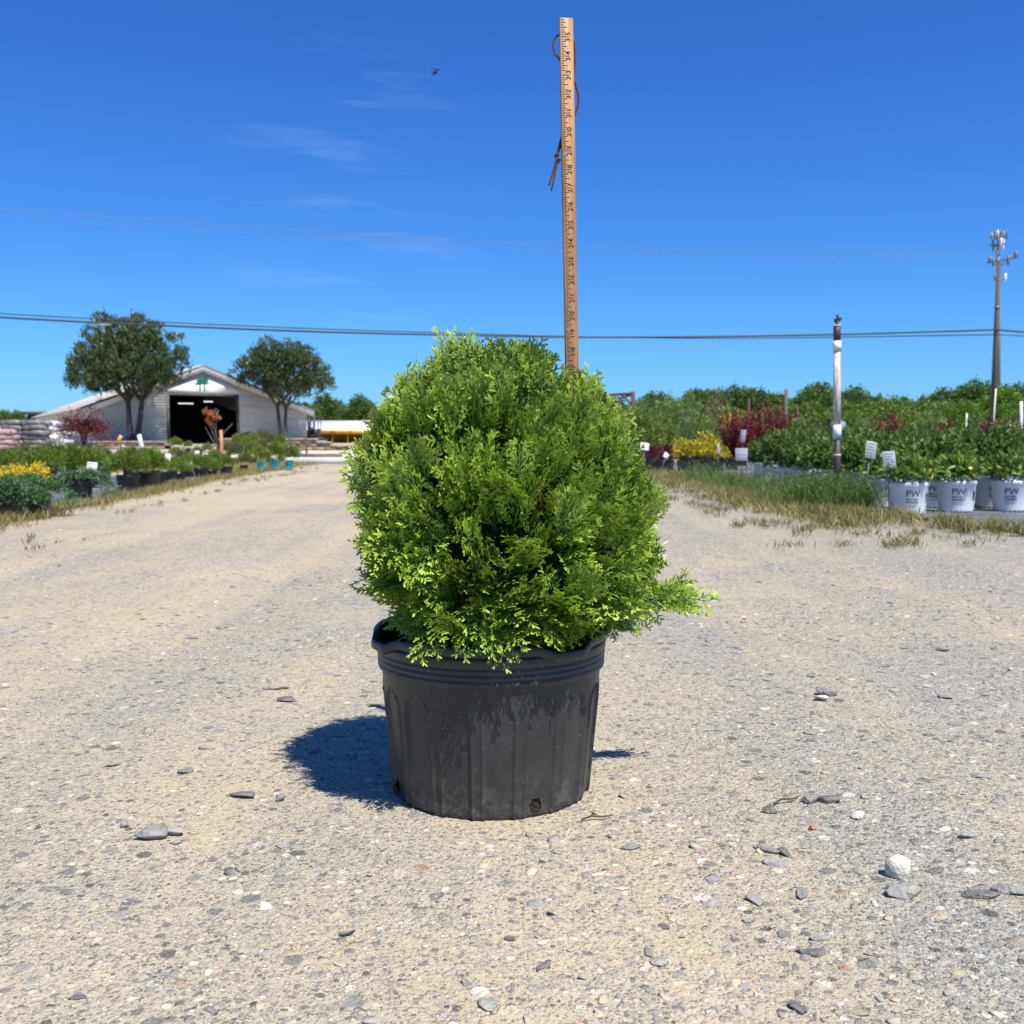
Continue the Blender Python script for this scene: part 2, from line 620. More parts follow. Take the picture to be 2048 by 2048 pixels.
def emit(name, col, s):
    m, N, Lk, out = new_mat(name)
    e = N.new('ShaderNodeEmission')
    e.inputs[0].default_value = (*col, 1)
    e.inputs[1].default_value = s
    Lk.new(e.outputs[0], out.inputs[0])
    return m


M = {}
M['gravel'] = gravel_material()
M['pebble'] = pebble_material()
M['pot'] = pot_material()
M['soil'] = plain('potting_soil', (0.035, 0.024, 0.016), 0.95, 0.5, 60, 0.8, 160)
M['thuja'] = leafy('arborvitae_scale_leaves', [(0.0, (0.010, 0.028, 0.006)), (0.30, (0.048, 0.118, 0.013)), (0.56, (0.185, 0.320, 0.028)), (1.0, (0.450, 0.560, 0.078))], 0.45, 0.12, 0.38, 0.12)  # dark end paints in shadow contrast; pale tips are new growth
M['bark_twig'] = plain('red_brown_twig', (0.13, 0.065, 0.03), 0.8, 0.3, 40)
M['stickwood'] = plain('worn_varnished_wood', (0.43, 0.225, 0.085), 0.5, 0.24, 1.0, 0.15, 4.0, stretch=(160, 160, 7))
M['ink'] = plain('black_ink', (0.030, 0.018, 0.012), 0.6, 0.5, 300)
M['leather'] = plain('brown_leather', (0.12, 0.045, 0.022), 0.55, 0.25, 120)
M['potblack'] = plain('dusty_black_plastic', (0.030, 0.031, 0.034), 0.5, 0.35, 9)
M['potgrey'] = plain('grey_tray_plastic', (0.10, 0.10, 0.09), 0.6, 0.3, 9)
M['potwhite'] = plain('white_pot_plastic', (0.74, 0.75, 0.76), 0.42, 0.05, 6)
M['potteal'] = plain('teal_pot_plastic', (0.02, 0.42, 0.44), 0.42, 0.10, 6)
M['barrel'] = plain('pale_blue_green_plastic', (0.16, 0.26, 0.25), 0.5, 0.1, 6)
M['faint'] = plain('faint_grey_print', (0.17, 0.18, 0.21), 0.6, 0.3, 60)
M['print'] = plain('dark_print', (0.05, 0.055, 0.06), 0.6, 0.2, 40)
M['printgreen'] = plain('green_print', (0.06, 0.27, 0.09), 0.6, 0.2, 40)
M['card'] = plain('white_card', (0.80, 0.80, 0.79), 0.5, 0.04, 20)
M['cardgrey'] = plain('pale_grey_card', (0.36, 0.375, 0.41), 0.5, 0.05, 20)  # shade on the sign fronts put into the colour; plain grey on other parts
M['cloth'] = plain('woven_ground_cloth', (0.150, 0.158, 0.172), 0.65, 0.28, 2.2, 0.4, 30)
M['siding'] = plain('grey_white_siding', (0.57, 0.555, 0.52), 0.6, 0.05, 2, stretch=(0.4, 0.4, 5))
M['white'] = plain('white_paint', (0.82, 0.82, 0.80), 0.5, 0.03, 3)
M['roofmetal'] = plain('pale_metal_roof', (0.50, 0.475, 0.44), 0.45, 0.10, 1.2, stretch=(6, 0.3, 1))
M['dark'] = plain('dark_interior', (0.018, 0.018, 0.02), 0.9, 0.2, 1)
M['logo'] = plain('green_logo_paint', (0.01, 0.17, 0.10), 0.5, 0.15, 3)
M['bark'] = plain('tree_bark', (0.13, 0.105, 0.08), 0.9, 0.3, 5, 0.8, 14, stretch=(4, 4, 0.8))
M['block'] = plain('tan_wall_block', (0.36, 0.27, 0.20), 0.9, 0.22, 5, 0.6, 22)
M['sandbed'] = plain('pale_sand', (0.62, 0.50, 0.34), 0.95, 0.10, 2)
M['concrete'] = plain('concrete', (0.55, 0.54, 0.51), 0.85, 0.08, 2)
M['timber'] = plain('weathered_timber', (0.13, 0.115, 0.10), 0.85, 0.25, 3)
M['wood'] = plain('utility_pole_wood', (0.105, 0.092, 0.070), 0.9, 0.22, 1.0, 0.5, 6, stretch=(8, 8, 0.5))
M['steel'] = plain('galvanised_steel', (0.17, 0.19, 0.185), 0.5, 0.10, 2, metal=0.3)
M['cable'] = plain('black_cable', (0.03, 0.032, 0.034), 0.6, 0.1, 2)
M['wire'] = plain('bare_aluminium_wire', (0.22, 0.225, 0.24), 0.8, 0.1, 2, spec=0.1)
M['rust'] = plain('rusty_pipe', (0.115, 0.045, 0.032), 0.8, 0.3, 4)
M['pvc'] = plain('white_pvc', (0.80, 0.79, 0.74), 0.45, 0.05, 6)
M['peel'] = plain('peeling_white_paint', (0.78, 0.74, 0.66), 0.7, 0.1, 1.0, 0.3, 2, col2=(0.30, 0.23, 0.16), stretch=(90, 90, 12))
M['darkpipe'] = plain('dark_brown_pipe', (0.055, 0.043, 0.038), 0.55, 0.25, 6)
M['copper'] = plain('copper_brown_stake', (0.50, 0.23, 0.12), 0.6, 0.2, 10)
M['yellow'] = plain('ochre_yellow_paint', (0.72, 0.33, 0.03), 0.5, 0.1, 3)
M['ochre'] = plain('ochre_shade_board', (0.30, 0.14, 0.02), 0.7, 0.2, 3)
M['machine'] = plain('black_machine_paint', (0.02, 0.022, 0.025), 0.4, 0.2, 4)
M['bagwhite'] = plain('white_plastic_bag', (0.78, 0.79, 0.80), 0.35, 0.06, 5, 0.5, 14)
M['baggrey'] = plain('grey_plastic_wrap', (0.20, 0.19, 0.18), 0.3, 0.3, 5, 0.5, 14)
M['bagpink'] = plain('pink_printed_bag', (0.45, 0.27, 0.27), 0.4, 0.4, 9, 0.5, 14)
M['pallet'] = plain('pallet_wood', (0.32, 0.22, 0.13), 0.9, 0.2, 6)
M['birdmat'] = plain('dark_feathers', (0.010, 0.009, 0.008), 0.7, 0.3, 30)
M['tube'] = emit('fluorescent_tube', (0.92, 0.95, 1.0), 0.9)
M['orange'] = plain('orange_tag', (0.80, 0.45, 0.12), 0.5, 0.1, 20)
M['whitestone'] = plain('white_quartz', (0.66, 0.62, 0.52), 0.75, 0.18, 60, 0.5, 120)
M['greystone'] = plain('blue_grey_slate', (0.33, 0.315, 0.26), 0.8, 0.2, 55, 0.7, 160, col2=(0.17, 0.18, 0.175))
M['darkstone'] = plain('dark_slate', (0.25, 0.235, 0.19), 0.8, 0.25, 55, 0.7, 160, col2=(0.085, 0.09, 0.09))
M['palestone'] = plain('pale_grey_stone', (0.43, 0.40, 0.32), 0.8, 0.2, 55, 0.7, 160, col2=(0.24, 0.245, 0.235))
M['redstone'] = plain('brick_red_stone', (0.42, 0.17, 0.10), 0.85, 0.2, 50, 0.5, 120)

G_ = lambda *s: list(s)
M['yew'] = leafy('yew_needles', [(0, (0.030, 0.070, 0.014)), (0.6, (0.145, 0.220, 0.026)), (1, (0.29, 0.35, 0.045))])
M['olive'] = leafy('olive_twigs', [(0, (0.045, 0.062, 0.02)), (0.6, (0.12, 0.145, 0.04)), (1, (0.20, 0.19, 0.06))])
M['teal'] = leafy('blue_green_juniper', [(0, (0.028, 0.080, 0.030)), (0.6, (0.085, 0.190, 0.065)), (1, (0.17, 0.30, 0.11))])
M['trail'] = leafy('grey_green_juniper', [(0, (0.06, 0.11, 0.05)), (0.6, (0.14, 0.22, 0.10)), (1, (0.24, 0.33, 0.17))])
M['gold'] = leafy('golden_foliage', [(0, (0.26, 0.26, 0.02)), (0.35, (0.62, 0.46, 0.02)), (1, (0.85, 0.66, 0.05))], 0.5, 0.3)
M['yellowgreen'] = leafy('yellow_and_green_leaves', [(0, (0.07, 0.13, 0.02)), (0.38, (0.20, 0.25, 0.03)), (0.52, (0.58, 0.44, 0.02)), (1, (0.84, 0.66, 0.05))], 0.5, 0.3)
M['hyd'] = leafy('dark_green_leaves', [(0, (0.035, 0.075, 0.014)), (0.6, (0.100, 0.172, 0.030)), (1, (0.200, 0.275, 0.060))], 0.5, 0.25, 0.25)
M['hydlight'] = leafy('light_green_leaves', [(0, (0.05, 0.11, 0.018)), (0.6, (0.14, 0.23, 0.035)), (0.97, (0.24, 0.31, 0.06)), (1, (0.62, 0.46, 0.03))], 0.42)
M['redleaf'] = leafy('crimson_leaves', [(0, (0.08, 0.012, 0.016)), (0.6, (0.20, 0.025, 0.032)), (1, (0.30, 0.06, 0.045))])
M['purple'] = leafy('purple_leaves', [(0, (0.045, 0.014, 0.018)), (0.6, (0.12, 0.035, 0.038)), (1, (0.20, 0.07, 0.06))])
M['maple'] = leafy('maroon_maple_leaves', [(0, (0.07, 0.014, 0.016)), (0.6, (0.155, 0.035, 0.034)), (1, (0.24, 0.075, 0.06))])
M['orangeleaf'] = leafy('orange_leaves', [(0, (0.30, 0.09, 0.03)), (0.6, (0.52, 0.19, 0.05)), (1, (0.62, 0.30, 0.10))])
M['holly'] = leafy('glossy_holly_leaves', [(0, (0.034, 0.058, 0.020)), (0.55, (0.088, 0.128, 0.042)), (1, (0.18, 0.215, 0.070))], 0.36, 0.15, 0.55)
M['oak'] = leafy('woodland_leaves', [(0, (0.024, 0.060, 0.016)), (0.6, (0.105, 0.190, 0.036)), (1, (0.185, 0.280, 0.055))])
M['cedar'] = leafy('cedar_leaves', [(0, (0.018, 0.048, 0.026)), (0.6, (0.040, 0.095, 0.045)), (1, (0.07, 0.14, 0.06))])
M['willow'] = leafy('bright_willow_leaves', [(0, (0.06, 0.13, 0.012)), (0.6, (0.14, 0.27, 0.022)), (1, (0.22, 0.36, 0.035))])
M['scrub'] = leafy('scrub_leaves', [(0, (0.06, 0.105, 0.018)), (0.6, (0.170, 0.245, 0.036)), (1, (0.28, 0.34, 0.060))])
M['plume'] = leafy('grey_green_stalks', [(0, (0.07, 0.115, 0.035)), (0.6, (0.16, 0.235, 0.060)), (1, (0.27, 0.34, 0.10))])
M['grass'] = leafy('verge_grass', [(0, (0.09, 0.115, 0.022)), (0.45, (0.18, 0.185, 0.045)), (0.75, (0.33, 0.28, 0.10)), (1, (0.48, 0.38, 0.19))], 0.6, 0.3)
M['weed'] = leafy('green_weeds', [(0, (0.04, 0.085, 0.018)), (0.55, (0.10, 0.17, 0.035)), (1, (0.19, 0.25, 0.06))], 0.55, 0.3)
M['flower'] = plain('white_petals', (0.82, 0.82, 0.80), 0.6, 0.05, 20)

# ------------------------------------------------------------------ lettering (built-in font, turned into mesh)
def text_arrays(body, size, bold=0.0, cuts=0):
    cu = bpy.data.curves.new('lettering', 'FONT')
    cu.body = body
    cu.size = size
    cu.align_x = 'CENTER'
    cu.align_y = 'CENTER'
    cu.offset = bold
    cu.resolution_u = 3
    o = bpy.data.objects.new('lettering', cu)
    COL.objects.link(o)
    dg = bpy.context.evaluated_depsgraph_get()
    me = bpy.data.meshes.new_from_object(o.evaluated_get(dg))
    if cuts:
        import bmesh
        bm = bmesh.new(); bm.from_mesh(me)
        bmesh.ops.triangulate(bm, faces=bm.faces[:])
        bmesh.ops.subdivide_edges(bm, edges=bm.edges[:], cuts=cuts)
        bmesh.ops.triangulate(bm, faces=bm.faces[:])
        bm.to_mesh(me); bm.free()
    v = np.array([tuple(q.co) for q in me.vertices], float).reshape(-1, 3)
    f = [tuple(p.vertices) for p in me.polygons]
    bpy.data.objects.remove(o); bpy.data.meshes.remove(me); bpy.data.curves.remove(cu)
    return v, f


NUM = {k: text_arrays(str(k), 0.0100, 0.00010) for k in range(0, 10)}
PW = [text_arrays('P', 0.055, 0.0006, 2), text_arrays('W', 0.055, 0.0006, 2)]
PROVEN = text_arrays('PROVEN', 0.0185, 0.0004, 2)
WINNERS = text_arrays('WINNERS', 0.0185, 0.0004, 2)

# ================================================================== THE SETTING
def axis(lo, hi, step, far, grow=1.18):
    a = list(np.arange(lo, hi + 1e-6, step))
    s, x = step, hi
    while x < far:
        s *= grow; x += s; a.append(x)
    s, x = step, lo
    while x > -far:
        s *= grow; x -= s; a.insert(0, x)
    return np.array(a)


xs, ys = axis(-5, 4.5, 0.07, 1500), axis(0.2, 14, 0.07, 1500)
XX, YY = np.meshgrid(xs, ys)
ZZ = gz(XX, YY)
nxg, nyg = len(xs), len(ys)
idx = np.arange(nxg * nyg).reshape(nyg, nxg)
F = np.stack([idx[:-1, :-1], idx[:-1, 1:], idx[1:, 1:], idx[1:, :-1]], -1).reshape(-1, 4)
mb = MB(); mb.add(np.stack([XX, YY, ZZ], -1).reshape(-1, 3), F)
tag(put('ground', mb.mesh('ground', M['gravel'], True)), 'sandy gravel lane with embedded grey stones', None, None, 'structure')


def sheet(name, label, edge_a, edge_b, material, z=0.012, nx=14, wob=0.05, kind='structure', seed=1):
    """a ground sheet between two polylines of equal length"""
    r = np.random.default_rng(seed)
    A = np.array(edge_a, float); B = np.array(edge_b, float)
    t = np.linspace(0, len(A) - 1, 60)
    a = np.stack([np.interp(t, range(len(A)), A[:, k]) for k in (0, 1)], 1)
    b = np.stack([np.interp(t, range(len(B)), B[:, k]) for k in (0, 1)], 1)
    a += r.normal(size=a.shape) * wob * 0.5
    v = []
    for s in np.linspace(0, 1, nx):
        q = a * (1 - s) + b * s
        zz = gz(q[:, 0], q[:, 1]) + z + 0.006 * np.abs(r.normal(size=len(q)))
        v.append(np.stack([q[:, 0], q[:, 1], zz], 1))
    v = np.array(v)
    i = np.arange(nx * 60).reshape(nx, 60)
    f = np.stack([i[:-1, :-1], i[:-1, 1:], i[1:, 1:], i[1:, :-1]], -1).reshape(-1, 4)
    m_ = MB(); m_.add(v.reshape(-1, 3), f)
    o = put(name, m_.mesh(name, material, True))
    return tag(o, label, None, None, kind)


sheet('ground_cloth', 'dark woven ground cloth under the potted evergreens', [(-3.0, 5.6), (-3.08, 7), (-3.3, 10.5), (-3.55, 13)], [(-9, 5.6), (-9, 7), (-10, 10.5), (-10, 13)], M['cloth'], 0.010, seed=3)
sheet('ground_cloth', 'dark woven ground cloth under the white pots', [(2.72, 4.8), (2.42, 6.2), (2.35, 9), (2.2, 13), (2.1, 20)], [(9, 4.8), (10, 6.2), (11, 9), (13, 13), (16, 20)], M['cloth'], 0.010, seed=4)
mb = MB(); box(mb, (0, 0, 0.07), (2.9, 3.4, 0.14), 0.02, bev=0.03)
tag(put('concrete_strip', mb.mesh('concrete_strip', M['concrete']), loc=gp(720, 925) + Vector((0.2, 0.6, -0.02))), 'pale concrete slab at the end of the lane', None, None, 'structure')
sheet('sand_path', 'pale sand path in front of the block wall', [(-6.3, 22.5), (-5.2, 22.0), (-3.0, 22.4)], [(-9.5, 34.5), (-7.0, 34.3), (-3.0, 34.4)], M['sandbed'], 0.02, seed=5)

# ================================================================== GRAVEL
def ico(sub):
    t = (1 + 5 ** 0.5) / 2
    v = [(-1, t, 0), (1, t, 0), (-1, -t, 0), (1, -t, 0), (0, -1, t), (0, 1, t), (0, -1, -t), (0, 1, -t), (t, 0, -1), (t, 0, 1), (-t, 0, -1), (-t, 0, 1)]
    v = [Vector(q).normalized() for q in v]
    f = [(0, 11, 5), (0, 5, 1), (0, 1, 7), (0, 7, 10), (0, 10, 11), (1, 5, 9), (5, 11, 4), (11, 10, 2), (10, 7, 6), (7, 1, 8), (3, 9, 4), (3, 4, 2), (3, 2, 6), (3, 6, 8), (3, 8, 9), (4, 9, 5), (2, 4, 11), (6, 2, 10), (8, 6, 7), (9, 8, 1)]
    for _ in range(sub):
        c, g = {}, []
        def mid(a, b):
            k = (min(a, b), max(a, b))
            if k not in c:
                v.append(((v[a] + v[b]) / 2).normalized()); c[k] = len(v) - 1
            return c[k]
        for a, b, d in f:
            x, y, z = mid(a, b), mid(b, d), mid(d, a)
            g += [(a, x, z), (b, y, x), (d, z, y), (x, y, z)]
        f = g
    return np.array([tuple(q) for q in v]), np.array(f)


ICO = [ico(0), ico(1), ico(2), ico(3)]


def rock_shape(sub, r, planes=6, rough=0.05):
    """an angular stone: a sphere cut by random planes"""
    v = ICO[sub][0].copy()
    for _ in range(planes):
        n = unit(r.normal(size=(1, 3)))[0]
        d = r.uniform(0.38, 0.8)
        over = np.maximum(v @ n - d, 0)
        v = v - over[:, None] * n
    v *= 1 + rough * r.normal(size=(len(v), 1))
    return v


def scatter_pebbles(n, y0, y1, sub, smin, smax, seed, power=2.2, xl=-0.56, xr=0.56):
    r = np.random.default_rng(seed)
    shapes = [rock_shape(sub, r, 12, 0.03) for _ in range(40)]
    f0 = ICO[sub][1]
    y = y0 * (y1 / y0) ** r.uniform(0, 1, n * 2)
    x = r.uniform(xl, xr, n * 2) * (y + 0.25)
    ue = x + 0.035 * y
    dens = 0.35 + 0.65 * np.clip((x / (0.5 * y) + 0.9) / 1.6, 0, 1)
    cl = np.cos(2.3 * x + 1.1 * y) + np.cos(4.1 * y - 2.7 * x + 2) + np.cos(7.3 * x + 5.1 * y)
    dens *= np.clip(0.55 + 0.42 * cl, 0.06, 1.4)
    keep = (r.uniform(0, 1, n * 2) < dens) & (ue > -3.0) & (x < 2.6)
    x, y = x[keep][:n], y[keep][:n]
    n = len(x)
    s = smin + (smax - smin) * r.uniform(0, 1, n) ** power
    z = gz(x, y)
    k = r.integers(0, len(shapes), n)
    ang = r.uniform(0, 6.283, n)
    V = np.array(shapes)[k]
    asp = np.stack([r.uniform(0.9, 1.6, n), r.uniform(0.6, 1.05, n), r.uniform(0.20, 0.5, n)], 1)
    V = V * asp[:, None, :] * s[:, None, None] * 0.5
    tx, ty = r.normal(size=n) * 0.18, r.normal(size=n) * 0.18
    V[:, :, 2] += V[:, :, 0] * tx[:, None] + V[:, :, 1] * ty[:, None]
    ca, sa = np.cos(ang)[:, None], np.sin(ang)[:, None]
    X = V[:, :, 0] * ca - V[:, :, 1] * sa
    Y = V[:, :, 0] * sa + V[:, :, 1] * ca
    Z = V[:, :, 2] + (s * asp[:, 2] * r.uniform(-0.36, 0.0, n))[:, None]
    Vw = np.stack([X + x[:, None], Y + y[:, None], Z + z[:, None]], -1)
    nv = len(shapes[0])
    Fw = (np.arange(n)[:, None, None] * nv + f0[None]).reshape(-1, 3)
    return Vw.reshape(-1, 3), Fw, np.repeat(r.uniform(0, 1, n), nv)


mb = MB()
mb.add(*scatter_pebbles(5200, 0.80, 2.8, 1, 0.0035, 0.022, 21, 3.6))
mb.add(*scatter_pebbles(26000, 0.80, 3.4, 0, 0.0018, 0.0062, 22, 2.0))
mb.add(*scatter_pebbles(12000, 2.4, 9.0, 0, 0.005, 0.030, 23, 3.2))
tag(put('gravel', mb.mesh('gravel', M['pebble'])), 'loose gravel of grey, tan and white chips scattered over the lane', 'gravel', None, 'stuff')

# single stones that stand out
def stone(nx, ny, w, mat, label, group=None, asp=(1, 0.8, 0.55), seed=0, rz=0.0, sink=0.25, tilt=(0, 0), name='stone', blocky=False):
    r = np.random.default_rng(seed + 100)
    v = rock_shape(2, r, 18, 0.02) * np.array(asp) * w * 0.54
    if blocky:
        v = ICO[2][0]; v = np.sign(v) * np.abs(v) ** 0.6
        for _ in range(9):
            n_ = unit(r.normal(size=(1, 3)))[0]
            v = v - np.maximum(v @ n_ - r.uniform(.78, 1.05), 0)[:, None] * n_
        v = v * (1 + 0.022 * r.normal(size=(len(v), 1)))
        v = v * np.array(asp) * w * 0.5
    m_ = MB(); m_.add(v, ICO[2][1])
    p = gp(nx, ny)
    h = -v[:, 2].min()
    o = put(name, m_.mesh(name, M[mat]), loc=(p.x, p.y, float(gz(p.x, p.y)) + h * (1 - sink)), rot=(tilt[0], tilt[1], rz))
    return tag(o, label, 'stone', group)


m_ = MB(); box(m_, (0, 0, 0), (.0235, .021, .0315), bev=.0052)
m_.v[0] += np.random.default_rng(8).normal(size=m_.v[0].shape) * .0011
p = gp(1794, 1765)
tag(put('stone', m_.mesh('stone', M['whitestone']), loc=(p.x, p.y, .0145), rot=(.22, -.2, .35)), 'white blocky quartz stone standing upright on the gravel', 'stone')
stone(1538, 1630, 0.024, 'darkstone', 'small dark wedge-shaped stone beside a dry twig', seed=2, asp=(1.2, 0.8, 0.7))
stone(1618, 1612, 0.030, 'greystone', 'rounded grey stone lying against a long flat slate', seed=3, asp=(1.2, .8, .6))
stone(1662, 1611, 0.036, 'darkstone', 'long flat dark slate touching a rounded grey stone', seed=4, asp=(1.4, .6, .35))
stone(1716, 1646, 0.025, 'whitestone', 'small white stone on the grey gravel near the flat slate', seed=5, asp=(1.1, .8, .6))
stone(1626, 1667, 0.018, 'redstone', 'small brick-red stone chip on the gravel', seed=6)
stone(1658, 1396, 0.045, 'greystone', 'broad grey slab tilted over a pale stone', seed=7, asp=(1.4, .7, .5), tilt=(0, 0.25))
stone(1645, 1404, 0.032, 'whitestone', 'pale stone half under a tilted grey slab', seed=8, asp=(1.3, .8, .5))
stone(2012, 1799, 0.038, 'greystone', 'blue-grey slab sunk in the gravel with a sharp dark edge', seed=9, asp=(1.3, .9, .36), sink=.55)
stone(1962, 1812, 0.036, 'darkstone', 'long dark slate flake beside a blue-grey slab', seed=10, asp=(1.5, .7, .26), sink=.6)
stone(1810, 1802, 0.045, 'palestone', 'flat pale grey stone just below the white quartz stone', seed=11, asp=(1.4, .9, .35))
stone(306, 1670, 0.040, 'greystone', 'mottled grey stone half sunk in the sandy ground', seed=12, asp=(1.2, .9, .6))
stone(346, 1664, 0.032, 'palestone', 'pale grey stone next to a mottled grey one', seed=13, asp=(1.2, .9, .5))
stone(484, 1594, 0.044, 'darkstone', 'thin dark flake lying alone on pale sand', seed=14, asp=(1.5, .6, .25))
stone(560, 1602, 0.022, 'greystone', 'small rounded grey pebble near a thin dark flake', seed=15)
stone(552, 1378, 0.036, 'palestone', 'small pale flake with a dark underside on bare sand', seed=16, asp=(1.5, .7, .4))
stone(578, 1402, 0.036, 'darkstone', 'flat dark stone with a raised end on bare sand', seed=17, asp=(1.4, .7, .45))
stone(248, 1648, 0.020, 'greystone', 'small square grey stone on sandy gravel', seed=18)
spots = [(1886, 1302), (1914, 1454), (1974, 1440), (1562, 1392), (1784, 1390), (1890, 1402), (1700, 1352), (1900, 1486), (2024, 1490), (1612, 1704), (1540, 1712), (1570, 1716), (1514, 1702), (1846, 1700),
         (1930, 1690), (1870, 1760), (1500, 1850), (1508, 1810), (1600, 1800), (1640, 1890), (1620, 1916), (1330, 1860), (1316, 1928), (1298, 1910), (1600, 2030), (1560, 1738), (1620, 1470), (1480, 1300),
         (641, 1160), (380, 1275), (516, 1212), (446, 1258), (408, 1500), (226, 1498), (226, 1530), (370, 1546), (1960, 1560), (1260, 1700), (1086, 1934), (1020, 1880), (1930, 1980), (980, 2010), (160, 1980), (420, 2010), (700, 2000)]
rs = random.Random(5)
for i, (a, b) in enumerate(spots):
    far = gp(a, b).y
    sz_, mt_ = rs.uniform(0.015, 0.030) * (1 + 0.22 * max(0, far - 1.3)), rs.choice(['greystone', 'greystone', 'darkstone', 'palestone'])
    kd_ = {'greystone': 'blue-grey', 'darkstone': 'dark', 'palestone': 'pale grey'}[mt_]
    o_ = stone(a, b, sz_, mt_, 'small flat %s stone lying loose among the gravel' % kd_, 'loose flat %s stones' % kd_,
               (rs.uniform(1.1, 1.6), rs.uniform(.6, .95), rs.uniform(.22, .42)), 40 + i, rs.uniform(0, 6), rs.uniform(.35, .75))
for a, b, rz, l_, lab in ((1574, 1612, 0.5, 0.05, 'thin dry brown twig lying beside a dark wedge stone'), (1195, 1642, 0.25, 0.045, 'thin dark twig on the gravel beside the black pot')):
    m_ = MB(); tube(m_, [(-l_ / 2, 0, 0.003), (-l_ / 6, .002, 0.006), (l_ / 6, -.002, 0.005), (l_ / 2, .003, 0.004)], [0.0012, 0.0015, 0.0014, 0.0006], 6)
    p = gp(a, b)
    tag(put('twig', m_.mesh('twig', M['bark_twig']), loc=(p.x, p.y, float(gz(p.x, p.y))), rot=(0, 0, rz)), lab, 'twig')
# ================================================================== THE POTTED ARBORVITAE
PX, PY = -0.030, 1.465
shrub = thing('potted_arborvitae', 'rounded bright green arborvitae shrub growing in a wide black nursery pot', 'potted plant', (PX, PY, 0))
POT_H = 0.238


def wall_r(z):
    return 0.1405 + (0.1575 - 0.1405) * (z / 0.185)


HOLES = [rad(296), rad(203), rad(20), rad(120)]


def pot_fn(r, z, t):
    if z < 0.184 and r > 0.13:           # arched panels pressed into the wall
        per = 2 * math.pi / 16
        u = ((t + 0.11) % per) / per - 0.5
        half = 0.37
        top = 0.162
        cap = 0.030
        if z <= top - cap:
            d = half - abs(u)
        else:
            k = (z - (top - cap)) / cap
            d = (half * math.sqrt(max(0, 1 - k * k)) - abs(u)) if k < 1 else -0.3
        sstep = min(1, max(0, d / 0.035 + 0.5))
        ridge = math.exp(-(d / 0.03) ** 2)
        r = r - 0.0020 * sstep + 0.0030 * ridge
    if z > 0.2235 and r > 0.157:          # two moulded grips under the lip
        for hc, hw in ((rad(207), rad(17)), (rad(309), rad(19))):
            d = abs((t - hc + math.pi) % (2 * math.pi) - math.pi) / hw
            if d < 1:
                k = 0.5 + 0.5 * math.cos(math.pi * d)
                k = min(1, k * 1.6)
                r += 0.007 * k
                z -= 0.0095 * k
    return r, z


prof = [(0.118, 0.006), (0.134, 0.006), (0.1395, 0.0015), (0.1405, 0.004)]
prof += [(wall_r(z), z) for z in np.linspace(0.008, 0.182, 66)]
prof += [(0.1585, 0.1835), (0.1620, 0.1845), (0.1630, 0.188), (0.1628, 0.1905), (0.1612, 0.1922), (0.1612, 0.1932), (0.1632, 0.195), (0.1632, 0.1985), (0.1614, 0.2002),
         (0.1614, 0.2012), (0.1636, 0.203), (0.1637, 0.2065), (0.1620, 0.2082), (0.1622, 0.2092), (0.1645, 0.211), (0.1652, 0.2195), (0.1650, 0.2215), (0.1620, 0.2228), (0.1618, 0.2242),
         (0.1660, 0.2252), (0.1682, 0.2268), (0.1690, 0.2320), (0.1684, 0.2362), (0.1668, POT_H), (0.1640, 0.2375), (0.1618, 0.2345), (0.1600, 0.2200), (0.1540, 0.17), (0.140, 0.10), (0.10, 0.06)]
NP = 512
mb = MB(); lathe(mb, prof, NP, fn=pot_fn)
v = mb.v[0]; f = np.array([q for q in mb.f[0]])
cen = v[f].mean(1)
rr_ = np.hypot(cen[:, 0], cen[:, 1]); an = np.arctan2(cen[:, 1], cen[:, 0])
kill = np.zeros(len(f), bool)
for h in HOLES:
    d = (an - h + math.pi) % (2 * math.pi) - math.pi
    kill |= (((d * 0.142) / 0.0092) ** 2 + ((cen[:, 2] - 0.0165) / 0.0105) ** 2 < 1) & (rr_ > 0.136)
mb.f = [f[~kill]]
pot = put('pot', mb.mesh('pot', M['pot'], True), shrub)
tag(pot, 'black ribbed plastic nursery pot with arched panels and drain holes')
# soil surface and the root ball seen through the drain holes
mb = MB(); r0 = np.random.default_rng(4)
def soil_fn(r, z, t):
    return r, z + 0.004 * math.sin(5 * t + r * 60) * (r > 0.01) + (r0.normal() * 0.0022 if 0.02 < r < 0.15 else 0)
lathe(mb, [(0.138, 0.004), (0.1385, 0.03), (0.148, 0.12), (0.1555, 0.196), (0.150, 0.199), (0.13, 0.201), (0.10, 0.203), (0.07, 0.204), (0.04, 0.205), (0.015, 0.206)], 96, fn=soil_fn)
put('soil', mb.mesh('soil', M['soil'], False), shrub)

# crown outline: half widths to the left and right of the axis, by height
HT = np.array([0.196, 0.215, 0.240, 0.285, 0.335, 0.390, 0.450, 0.500, 0.550, 0.596, 0.625, 0.647, 0.658])
LW = np.array([0.080, 0.122, 0.165, 0.203, 0.211, 0.214, 0.215, 0.204, 0.188, 0.167, 0.146, 0.110, 0.060])
RW = np.array([0.100, 0.150, 0.190, 0.222, 0.234, 0.243, 0.228, 0.202, 0.174, 0.138, 0.100, 0.052, 0.015])
AX = 0.018        # crown axis relative to the pot


def crown_r(h, az):
    l, r_ = np.interp(h, HT, LW), np.interp(h, HT, RW)
    c = np.cos(az)
    m_ = np.where(c > 0, r_, l)
    fb = 0.5 * (l + r_)
    return np.sqrt((m_ * c) ** 2 + (fb * np.sin(az)) ** 2)


